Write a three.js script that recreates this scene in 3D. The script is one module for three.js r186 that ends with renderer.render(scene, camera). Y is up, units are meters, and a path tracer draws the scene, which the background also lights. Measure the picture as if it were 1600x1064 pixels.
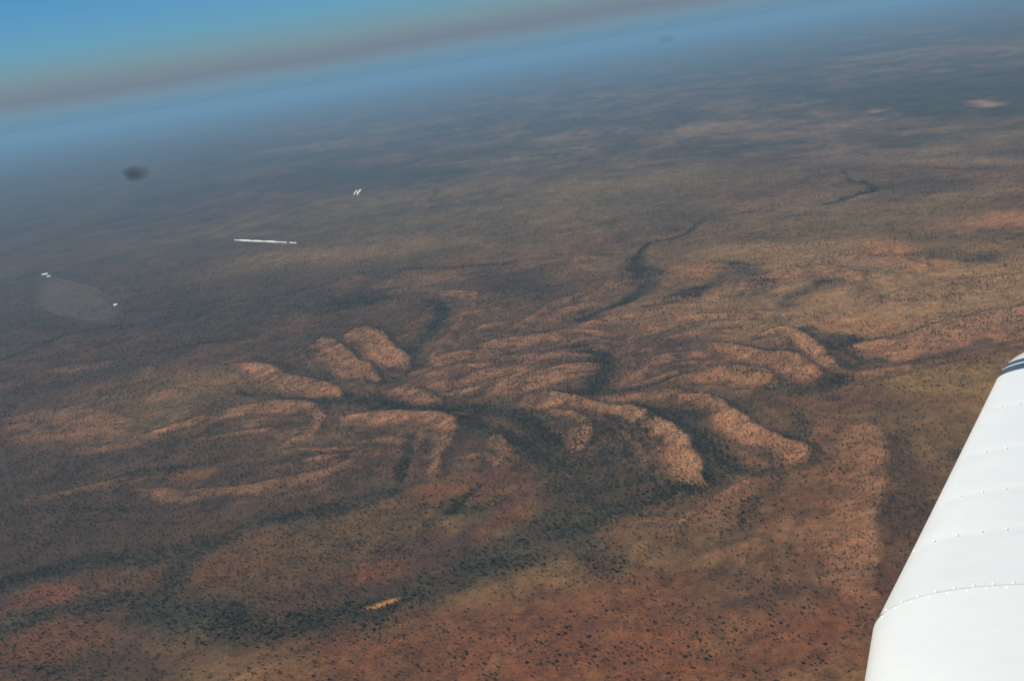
import * as THREE from 'three';
import { mergeGeometries } from 'three/addons/utils/BufferGeometryUtils.js';

// ------------------------------------------------------------------ camera, sky, sun, air, exposure
const scene = new THREE.Scene();
const ALT = 1400;                                             // metres above the plain
const camera = new THREE.PerspectiveCamera(32.94, 1024 / 680, 0.05, 400000);
camera.position.set(0, ALT, 0);
camera.rotation.order = 'YXZ';
camera.rotation.set(THREE.MathUtils.degToRad(-13.8), 0, THREE.MathUtils.degToRad(-9.0));
const renderer = new THREE.WebGLRenderer({ antialias: true });
renderer.setSize(1024, 680);
renderer.toneMapping = THREE.LinearToneMapping;
renderer.toneMappingExposure = 1.12;
renderer.shadowMap.enabled = true;

const TO_SUN = new THREE.Vector3(-0.60, 0.74, 0.22).normalize();
const sun = new THREE.DirectionalLight(new THREE.Color(1.0, 0.92, 0.79), 4.25);
sun.position.copy(TO_SUN).multiplyScalar(9000).add(new THREE.Vector3(0, 0, -4000));
sun.target.position.set(0, 0, -4000);
sun.castShadow = true;
sun.shadow.mapSize.set(4096, 4096);
Object.assign(sun.shadow.camera, { left: -9000, right: 9000, top: 9000, bottom: -9000, near: 10, far: 30000 });
scene.add(sun, sun.target);
scene.fog = new THREE.FogExp2(new THREE.Color(0.40, 0.72, 1.0), 2.1e-5);

function rng(seed) { let a = seed >>> 0; return () => { a = (a + 0x6D2B79F5) | 0; let t = Math.imul(a ^ (a >>> 15), 1 | a); t = (t + Math.imul(t ^ (t >>> 7), 61 | t)) ^ t; return ((t ^ (t >>> 14)) >>> 0) / 4294967296; }; }
const hash = (x, y, s) => { let h = Math.imul(x | 0, 374761393) ^ Math.imul(y | 0, 668265263) ^ Math.imul(s, 1274126177); h = Math.imul(h ^ (h >>> 13), 1274126177); return ((h ^ (h >>> 16)) >>> 0) / 4294967296; };
function noise(x, y, s, period = 0) {                              // value noise, -1 .. 1
  const xi = Math.floor(x), yi = Math.floor(y), fx = x - xi, fy = y - yi;
  const u = fx * fx * fx * (fx * (fx * 6 - 15) + 10), v = fy * fy * fy * (fy * (fy * 6 - 15) + 10);
  const w = period ? q => ((q % period) + period) % period : q => q;
  const a = hash(w(xi), w(yi), s), b = hash(w(xi + 1), w(yi), s), c = hash(w(xi), w(yi + 1), s), d = hash(w(xi + 1), w(yi + 1), s);
  return (a + (b - a) * u + (c - a) * v + (a - b - c + d) * u * v) * 2 - 1;
}
const fbm = (x, y, s, n) => { let t = 0, a = .5; for (let i = 0; i < n; i++) { t += a * noise(x, y, s + i); x = x * 2.03 + 17.1; y = y * 2.03 - 9.7; a *= .5; } return t; };
const clamp01 = t => t < 0 ? 0 : t > 1 ? 1 : t;
const smooth = (a, b, x) => { const t = clamp01((x - a) / (b - a)); return t * t * (3 - 2 * t); };
{ // clear sky above a flat layer of bush-fire smoke: colour by elevation only
  const W = 512, Hh = 2048, data = new Float32Array(W * Hh * 4);
  const stops = [ // degrees, linear r g b
    [-90, .128, .246, .362], [0.0, .128, .246, .362], [0.4, .138, .250, .350], [0.75, .156, .252, .328], [1.05, .163, .226, .292], [1.35, .158, .206, .268],
    [1.7, .170, .228, .274], [2.15, .172, .264, .312], [2.8, .152, .292, .366], [3.5, .126, .306, .440], [4.8, .098, .286, .478], [6.0, .068, .260, .470], [7.4, .046, .236, .460],
    [14, .034, .165, .345], [30, .024, .098, .225], [90, .015, .060, .150]];
  for (let j = 0; j < Hh; j++) {
    const e0 = (j + .5) / Hh * 180 - 90;
    for (let i = 0; i < W; i++) {                                    // the top of the smoke is not quite level and not everywhere as thick
      const a6 = i / W * 96, wave = .12 * noise(a6 / 3, 0, 401, 32) + .08 * noise(a6, e0 * 2, 402, 96) + .06 * noise(a6 * 4, e0 * 5, 403, 384);
      const e = e0 > .2 && e0 < 8 ? e0 + wave * smooth(.2, 1.0, e0) * smooth(8, 4, e0) : e0;
      let k = 0; while (k < stops.length - 2 && e > stops[k + 1][0]) k++;
      const a = stops[k], b = stops[k + 1];
      let t = Math.min(1, Math.max(0, (e - a[0]) / (b[0] - a[0]))); t = t * t * (3 - 2 * t) * .5 + t * .5;
      for (let c = 0; c < 4; c++) data[(j * W + i) * 4 + c] = c === 3 ? 1 : a[c + 1] + (b[c + 1] - a[c + 1]) * t;
    }
  }
  const sky = new THREE.DataTexture(data, W, Hh, THREE.RGBAFormat, THREE.FloatType);
  sky.mapping = THREE.EquirectangularReflectionMapping;
  sky.magFilter = THREE.LinearFilter; sky.minFilter = THREE.LinearFilter; sky.needsUpdate = true;
  scene.background = sky; scene.environment = sky;
}

const used = {};
const numbered = n => { const k = used[n] = (used[n] ?? -1) + 1; return k ? n + '_' + String(k).padStart(3, '0') : n; };
function tag(o, label, category, group, kind) {
  if (label) o.userData.label = label; if (category) o.userData.category = category;
  if (group) o.userData.group = group; if (kind) o.userData.kind = kind; return o;
}
function part(name, geometry, material, parent) { const m = new THREE.Mesh(geometry, material); m.name = name; m.castShadow = m.receiveShadow = true; parent.add(m); return m; }

// ------------------------------------------------------------------ the plain and its worn-down ridges, in metres (x east, z south of the aircraft)
const RIDGES = [
  { rise: 19.76, back: 52.5, tone: 0.35, strength: 1, crest: [[-1694,-5049],[-1505,-5095],[-1339,-5157],[-1160,-5163],[-998,-5085],[-903,-4944]], foot: [[-1671,-5035],[-1496,-5041],[-1318,-5035],[-1137,-5008],[-979,-4926],[-905,-4840]] },
  { rise: 11.44, back: 45, tone: 0.2, strength: 0.8, crest: [[-901,-4938],[-874,-4792],[-882,-4680],[-891,-4548]], foot: [[-915,-4873],[-911,-4779],[-913,-4692],[-918,-4575]] },
  { rise: 8.32, back: 45, tone: 0.3, strength: 0.7, crest: [[-908,-4590],[-954,-4570],[-997,-4501]], foot: [[-885,-4525],[-943,-4521],[-984,-4476]] },
  { rise: 6.24, back: 30, tone: 0.4, strength: 0.75, crest: [[-1015,-4420],[-873,-4369],[-742,-4345],[-624,-4319]], foot: [[-1001,-4391],[-871,-4345],[-739,-4314],[-614,-4277]] },
  { rise: 21.84, back: 56.25, tone: 0.35, strength: 1, crest: [[-768,-4735],[-641,-4705],[-501,-4678],[-390,-4618],[-306,-4486],[-266,-4339]], foot: [[-754,-4646],[-636,-4604],[-499,-4569],[-403,-4520],[-348,-4441],[-322,-4330]] },
  { rise: 16.64, back: 60, tone: 0.4, strength: 0.85, crest: [[-264,-4353],[-282,-4188],[-324,-4075],[-354,-3949],[-368,-3811]], foot: [[-334,-4401],[-336,-4258],[-364,-4180],[-383,-4031],[-396,-3876]] },
  { rise: 12.48, back: 45, tone: 0.35, strength: 0.9, crest: [[-151,-4105],[-130,-4155],[-112,-4116],[-100,-4022]], foot: [[-164,-3985],[-146,-3935],[-118,-3922],[-94,-3966]] },
  { rise: 28.6, back: 67.5, tone: 0.3, strength: 1, crest: [[37,-4580],[134,-4545],[237,-4379],[338,-4255],[437,-4161],[487,-4015],[514,-3768],[525,-3566],[527,-3386]], foot: [[10,-4452],[106,-4393],[205,-4349],[308,-4237],[383,-4149],[410,-3996],[424,-3817],[426,-3632],[429,-3486]] },
  { rise: 15.6, back: 45, tone: 0.4, strength: 0.85, crest: [[110,-4346],[186,-4256],[235,-4166],[224,-4017],[178,-3909],[132,-3834]], foot: [[135,-4244],[165,-4181],[174,-4114],[156,-4018],[132,-3958],[110,-3870]] },
  { rise: 23.4, back: 60, tone: 0.55, strength: 1, crest: [[622,-4289],[684,-4169],[749,-4019],[797,-3826],[850,-3686],[906,-3558],[872,-3442]], foot: [[609,-4228],[645,-4045],[688,-3858],[729,-3691],[784,-3606],[815,-3528],[803,-3424]] },
  { rise: 8.32, back: 37.5, tone: 0.5, strength: 0.6, crest: [[279,-4434],[444,-4398],[576,-4415],[638,-4381]], foot: [[286,-4384],[433,-4331],[557,-4307],[614,-4259]] },
  { rise: 21.84, back: 60, tone: 0.6, strength: 1, crest: [[596,-4493],[738,-4568],[864,-4594],[946,-4544],[984,-4421],[986,-4250]], foot: [[600,-4465],[717,-4474],[784,-4416],[841,-4328],[901,-4258],[956,-4228]] },
  { rise: 24.96, back: 60, tone: 0.5, strength: 1, crest: [[859,-4977],[966,-4860],[1070,-4713],[1166,-4565],[1193,-4423],[1170,-4244]], foot: [[856,-4892],[934,-4731],[993,-4527],[1020,-4375],[1074,-4250],[1143,-4229]] },
  { rise: 17.68, back: 52.5, tone: 0.45, strength: 1, crest: [[1117,-4991],[1264,-5016],[1304,-4913],[1295,-4638],[1278,-4396],[1290,-4253]], foot: [[1129,-4999],[1237,-4976],[1239,-4830],[1220,-4574],[1219,-4353],[1273,-4245]] },
  { rise: 8.32, back: 37.5, tone: 0.5, strength: 0.75, crest: [[1276,-4330],[1345,-4232],[1444,-4229],[1537,-4211]], foot: [[1263,-4251],[1336,-4172],[1428,-4173],[1531,-4185]] },
  { rise: 26, back: 52.5, tone: 0.45, strength: 0.95, crest: [[-1132,-6236],[-1047,-6330],[-931,-6105],[-807,-5724],[-698,-5410],[-638,-5192]], foot: [[-1063,-5999],[-980,-5750],[-889,-5536],[-797,-5412],[-718,-5298],[-658,-5241]] },
  { rise: 27.04, back: 52.5, tone: 0.4, strength: 1, crest: [[-923,-6367],[-829,-6463],[-725,-6264],[-608,-5890],[-547,-5636],[-528,-5399]], foot: [[-898,-6251],[-836,-6022],[-769,-5816],[-693,-5614],[-625,-5475],[-566,-5440]] },
  { rise: 20.8, back: 52.5, tone: 0.4, strength: 0.9, crest: [[-1517,-6073],[-1357,-5922],[-1145,-5656],[-988,-5457],[-850,-5221],[-788,-5059]], foot: [[-1478,-5959],[-1340,-5715],[-1224,-5519],[-1096,-5313],[-970,-5180],[-871,-5105]] },
  { rise: 13.52, back: 45, tone: 0.35, strength: 0.97, crest: [[-594,-5141],[-529,-5147],[-464,-5046],[-396,-4924],[-340,-4756]], foot: [[-595,-5036],[-540,-4905],[-485,-4836],[-427,-4785],[-359,-4748]] },
  { rise: 10.4, back: 37.5, tone: 0.3, strength: 0.82, crest: [[-388,-5055],[-348,-5096],[-300,-5090]], foot: [[-376,-4975],[-335,-4973],[-301,-5016]] },
  { rise: 13.52, back: 45, tone: 0.3, strength: 0.92, crest: [[-127,-4854],[1,-4926],[120,-4985],[268,-5007],[369,-4968]], foot: [[-125,-4755],[-39,-4669],[44,-4681],[189,-4777],[348,-4850]] },
  { rise: 8.32, back: 33.75, tone: 0.4, strength: 0.82, crest: [[-502,-5191],[-384,-5304],[-261,-5335],[-92,-5268]], foot: [[-485,-5121],[-377,-5212],[-255,-5254],[-92,-5202]] },
  { rise: 8.32, back: 33.75, tone: 0.45, strength: 0.77, crest: [[-259,-5073],[-140,-5157],[-19,-5154],[111,-5075]], foot: [[-254,-5010],[-137,-5049],[-24,-5071],[99,-5042]] },
  { rise: 9.36, back: 37.5, tone: 0.4, strength: 0.87, crest: [[-414,-5487],[-327,-5610],[-213,-5590],[-40,-5428]], foot: [[-388,-5404],[-320,-5460],[-215,-5445],[-50,-5367]] },
  { rise: 11.44, back: 37.5, tone: 0.25, strength: 0.97, crest: [[-164,-5684],[-32,-5693],[98,-5661],[291,-5615]], foot: [[-147,-5542],[-33,-5495],[87,-5469],[273,-5492]] },
  { rise: 7.28, back: 30, tone: 0.4, strength: 0.67, crest: [[-450,-5418],[-364,-5802],[-284,-6223],[-200,-6673],[-182,-7006]], foot: [[-425,-5379],[-338,-5784],[-267,-6176],[-224,-6685],[-224,-6990]] },
  { rise: 6.24, back: 30, tone: 0.45, strength: 0.72, crest: [[-423,-7285],[-313,-7218],[-182,-7051]], foot: [[-394,-7084],[-304,-7014],[-192,-6849]] },
  { rise: 7.28, back: 30, tone: 0.45, strength: 0.67, crest: [[-513,-6550],[-474,-6843],[-439,-7009]], foot: [[-560,-6331],[-507,-6375],[-472,-6762]] },
  { rise: 7.28, back: 30, tone: 0.4, strength: 0.67, crest: [[-27,-5861],[103,-6075],[237,-6342],[385,-6480],[562,-6565]], foot: [[4,-5810],[122,-5996],[252,-6258],[387,-6400],[553,-6491]] },
  { rise: 7.28, back: 30, tone: 0.45, strength: 0.72, crest: [[630,-6510],[726,-6835],[832,-7287]], foot: [[641,-6421],[737,-6693],[842,-7219]] },
  { rise: 10.4, back: 33.75, tone: 0.35, strength: 0.92, crest: [[351,-5764],[512,-5830],[677,-5803],[845,-5805],[1013,-5806]], foot: [[353,-5658],[502,-5699],[667,-5700],[831,-5732],[1003,-5761]] },
  { rise: 9.36, back: 33.75, tone: 0.4, strength: 0.87, crest: [[569,-5393],[724,-5478],[926,-5535],[1111,-5503],[1241,-5437]], foot: [[561,-5276],[710,-5359],[912,-5438],[1095,-5436],[1231,-5424]] },
  { rise: 6.24, back: 30, tone: 0.45, strength: 0.72, crest: [[620,-5214],[776,-5238],[929,-5239],[1097,-5176]], foot: [[618,-5164],[767,-5191],[918,-5192],[1087,-5141]] },
  { rise: 7.28, back: 45, tone: 0.35, strength: 0.72, crest: [[586,-5109],[616,-4926],[549,-4749],[501,-4536]], foot: [[502,-5069],[511,-4882],[474,-4713],[431,-4579]] },
  { rise: 5.2, back: 45, tone: 0.3, strength: 0.67, crest: [[654,-5049],[668,-4878],[613,-4717]], foot: [[601,-5054],[599,-4894],[551,-4730]] },
  { rise: 12.48, back: 67.5, tone: 0.5, strength: 0.95, crest: [[1410,-4561],[1507,-4586],[1638,-4612],[1819,-4725],[2004,-4768],[2203,-4777],[2444,-4810]], foot: [[1427,-4384],[1469,-4299],[1590,-4284],[1730,-4316],[1855,-4340],[2016,-4383],[2273,-4431]] },
  { rise: 10.4, back: 90, tone: 0.6, strength: 0.55, crest: [[1092,-3655],[1169,-3644],[1115,-3397],[1015,-3108],[907,-2826],[817,-2622],[763,-2467]], foot: [[1056,-3579],[977,-3415],[896,-3236],[800,-3024],[718,-2835],[692,-2668],[704,-2505]] },
  { rise: 5.2, back: 45, tone: 0.45, strength: 0.5, crest: [[689,-2659],[776,-2673],[829,-2638]], foot: [[690,-2632],[765,-2642],[815,-2598]] },
  { rise: 7.28, back: 52.5, tone: 0.45, strength: 0.55, crest: [[-1496,-4221],[-1341,-4181],[-1178,-4110],[-1025,-4070],[-928,-4068],[-809,-4083],[-649,-4179]], foot: [[-1443,-4096],[-1291,-4019],[-1140,-3981],[-1009,-3976],[-904,-3982],[-789,-4010],[-631,-4103]] },
  { rise: 9.36, back: 75, tone: 0.45, strength: 0.4, crest: [[-2589,-5741],[-2433,-5770],[-2190,-5640],[-1866,-5312]], foot: [[-2407,-5268],[-2221,-5177],[-2024,-5127],[-1795,-5060]] },
  { rise: 5.2, back: 45, tone: 0.5, strength: 0.4, crest: [[-2874,-6774],[-2681,-6776],[-2439,-6748]], foot: [[-2805,-6635],[-2602,-6601],[-2401,-6624]] },
  { rise: 5.2, back: 45, tone: 0.5, strength: 0.4, crest: [[-1857,-5674],[-1788,-5752],[-1681,-5691]], foot: [[-1816,-5577],[-1731,-5575],[-1647,-5574]] },
  { rise: 9, back: 50, tone: 0.6, strength: 0.67, crest: [[1278,-6233],[1572,-6255],[1771,-6199],[1845,-5937]], foot: [[1251,-5967],[1518,-5999],[1693,-5925],[1782,-5778]] },
  { rise: 9, back: 50, tone: 0.6, strength: 0.5, crest: [[1767,-6368],[2004,-6363],[2133,-6113],[2170,-5802]], foot: [[1729,-6121],[1925,-6105],[2047,-5880],[2101,-5686]] },
  { rise: 9, back: 50, tone: 0.5, strength: 0.45, crest: [[1791,-5305],[2038,-5423],[2252,-5409],[2477,-5352]], foot: [[1744,-5117],[1976,-5230],[2184,-5217],[2402,-5196]] },
  { rise: 8, back: 50, tone: 0.6, strength: 0.5, crest: [[1040,-6707],[1212,-6794],[1366,-6788]], foot: [[1010,-6463],[1173,-6567],[1302,-6537]] },
  { rise: 10, back: 50, tone: 0.7, strength: 0.55, crest: [[413,-3135],[498,-3251],[613,-3325],[743,-3403]], foot: [[432,-3069],[516,-3159],[621,-3237],[742,-3325]] },
  { rise: 8, back: 50, tone: 0.7, strength: 0.45, crest: [[417,-2850],[523,-2936],[613,-2936]], foot: [[413,-2787],[514,-2862],[600,-2888]] },
  { rise: 8, back: 50, tone: 0.4, strength: 0.5, crest: [[359,-3021],[399,-3121],[457,-3196]], foot: [[335,-2972],[371,-3074],[415,-3171]] },
  { rise: 8, back: 40, tone: 0.4, strength: 0.62, crest: [[76,-5261],[233,-5309],[416,-5291]], foot: [[83,-5188],[233,-5239],[408,-5225]] },
  { rise: 8, back: 40, tone: 0.4, strength: 0.67, crest: [[170,-6024],[305,-6186],[453,-6244]], foot: [[181,-5940],[311,-6098],[452,-6176]] },
  { rise: 8, back: 40, tone: 0.4, strength: 0.62, crest: [[392,-6362],[533,-6471],[640,-6737]], foot: [[414,-6291],[543,-6406],[654,-6641]] },
  { rise: 8, back: 40, tone: 0.4, strength: 0.62, crest: [[-196,-5974],[-90,-6083],[17,-6133]], foot: [[-183,-5893],[-86,-6004],[21,-6068]] },
  { rise: 8, back: 40, tone: 0.5, strength: 0.62, crest: [[-553,-6218],[-489,-6412],[-464,-6564]], foot: [[-577,-6112],[-526,-6230],[-504,-6406]] },
  { rise: 8, back: 40, tone: 0.4, strength: 0.62, crest: [[842,-5265],[1041,-5330],[1178,-5260]], foot: [[837,-5208],[1027,-5275],[1167,-5218]] },
  { rise: 8, back: 40, tone: 0.4, strength: 0.45, crest: [[417,-7567],[516,-7705],[722,-7588]], foot: [[424,-7454],[522,-7587],[712,-7512]] },
  { rise: 8, back: 40, tone: 0.4, strength: 0.5, crest: [[-288,-3995],[-205,-3991],[-125,-3885]], foot: [[-287,-3966],[-207,-3963],[-134,-3869]] },
  { rise: 8, back: 60, tone: 0.5, strength: 0.4, crest: [[-1932,-4311],[-1786,-4331],[-1625,-4388]], foot: [[-1901,-4249],[-1757,-4268],[-1603,-4326]] },
  { rise: 9, back: 50, tone: 0.35, strength: 0.5, crest: [[-1650,-5075],[-1822,-4959],[-2028,-4970]], foot: [[-1612,-4970],[-1776,-4838],[-1985,-4852]] },
  { rise: 7, back: 38, tone: 0.45, strength: 0.74, crest: [[-258,-4888],[-143,-4946],[-26,-4984],[94,-5044]], foot: [[-253,-4846],[-139,-4903],[-23,-4941],[96,-5000]] },
  { rise: 7, back: 38, tone: 0.45, strength: 0.62, crest: [[-625,-5223],[-508,-5324],[-357,-5459],[-262,-5526]], foot: [[-617,-5174],[-501,-5273],[-350,-5406],[-256,-5471]] },
  { rise: 7, back: 38, tone: 0.45, strength: 0.74, crest: [[50,-4774],[194,-4834],[338,-4855]], foot: [[52,-4735],[196,-4793],[338,-4814]] },
  { rise: 7, back: 38, tone: 0.45, strength: 0.74, crest: [[-74,-5358],[79,-5311],[259,-5246],[368,-5129]], foot: [[-70,-5307],[81,-5261],[260,-5198],[368,-5083]] },
  { rise: 7, back: 38, tone: 0.45, strength: 0.74, crest: [[200,-5708],[329,-5676],[445,-5540]], foot: [[201,-5649],[329,-5618],[444,-5485]] },
  { rise: 7, back: 38, tone: 0.45, strength: 0.74, crest: [[460,-5976],[641,-6037],[851,-6045],[990,-6040]], foot: [[459,-5911],[638,-5970],[846,-5978],[983,-5973]] },
  { rise: 7, back: 38, tone: 0.45, strength: 0.74, crest: [[775,-5594],[976,-5627],[1134,-5602]], foot: [[771,-5538],[971,-5570],[1126,-5545]] },
  { rise: 7, back: 38, tone: 0.45, strength: 0.74, crest: [[553,-4966],[724,-4951],[827,-4886]], foot: [[552,-4923],[722,-4908],[824,-4844]] },
  { rise: 7, back: 38, tone: 0.45, strength: 0.74, crest: [[638,-4781],[753,-4797],[830,-4761]], foot: [[636,-4742],[750,-4758],[826,-4722]] },
  { rise: 7, back: 38, tone: 0.45, strength: 0.74, crest: [[819,-4338],[902,-4364],[957,-4277]], foot: [[816,-4306],[899,-4332],[953,-4247]] },
  { rise: 7, back: 38, tone: 0.45, strength: 0.74, crest: [[672,-5552],[861,-5533],[1044,-5488],[1185,-5415]], foot: [[669,-5497],[857,-5478],[1038,-5434],[1178,-5362]] },
  { rise: 7, back: 38, tone: 0.45, strength: 0.62, crest: [[71,-4241],[107,-4114],[114,-3962]], foot: [[73,-4212],[108,-4086],[116,-3937]] },
  { rise: 7, back: 38, tone: 0.45, strength: 0.62, crest: [[-669,-4386],[-567,-4416],[-447,-4341]], foot: [[-662,-4353],[-561,-4383],[-441,-4309]] },
  { rise: 7, back: 38, tone: 0.45, strength: 0.74, crest: [[-341,-6394],[-230,-6484],[-119,-6471]], foot: [[-333,-6318],[-224,-6405],[-114,-6392]] },
  { rise: 7, back: 38, tone: 0.45, strength: 0.62, crest: [[-479,-4736],[-338,-4616],[-216,-4507]], foot: [[-473,-4698],[-333,-4579],[-212,-4473]] },
  { rise: 7, back: 38, tone: 0.45, strength: 0.62, crest: [[-1431,-4773],[-1269,-4798],[-1094,-4764]], foot: [[-1418,-4734],[-1256,-4758],[-1083,-4725]] },
  { rise: 7, back: 38, tone: 0.45, strength: 0.62, crest: [[-658,-4272],[-755,-4243],[-883,-4258]], foot: [[-651,-4242],[-748,-4214],[-875,-4228]] },
  { rise: 7, back: 38, tone: 0.45, strength: 0.74, crest: [[496,-4578],[582,-4608],[675,-4675]], foot: [[495,-4543],[580,-4572],[673,-4637]] },
  { rise: 7, back: 38, tone: 0.45, strength: 0.74, crest: [[246,-5471],[372,-5454],[481,-5316]], foot: [[247,-5417],[372,-5400],[480,-5265]] },
  { rise: 7, back: 38, tone: 0.45, strength: 0.74, crest: [[-344,-4905],[-230,-4933],[-115,-4909]], foot: [[-339,-4863],[-225,-4890],[-111,-4867]] },
];
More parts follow.
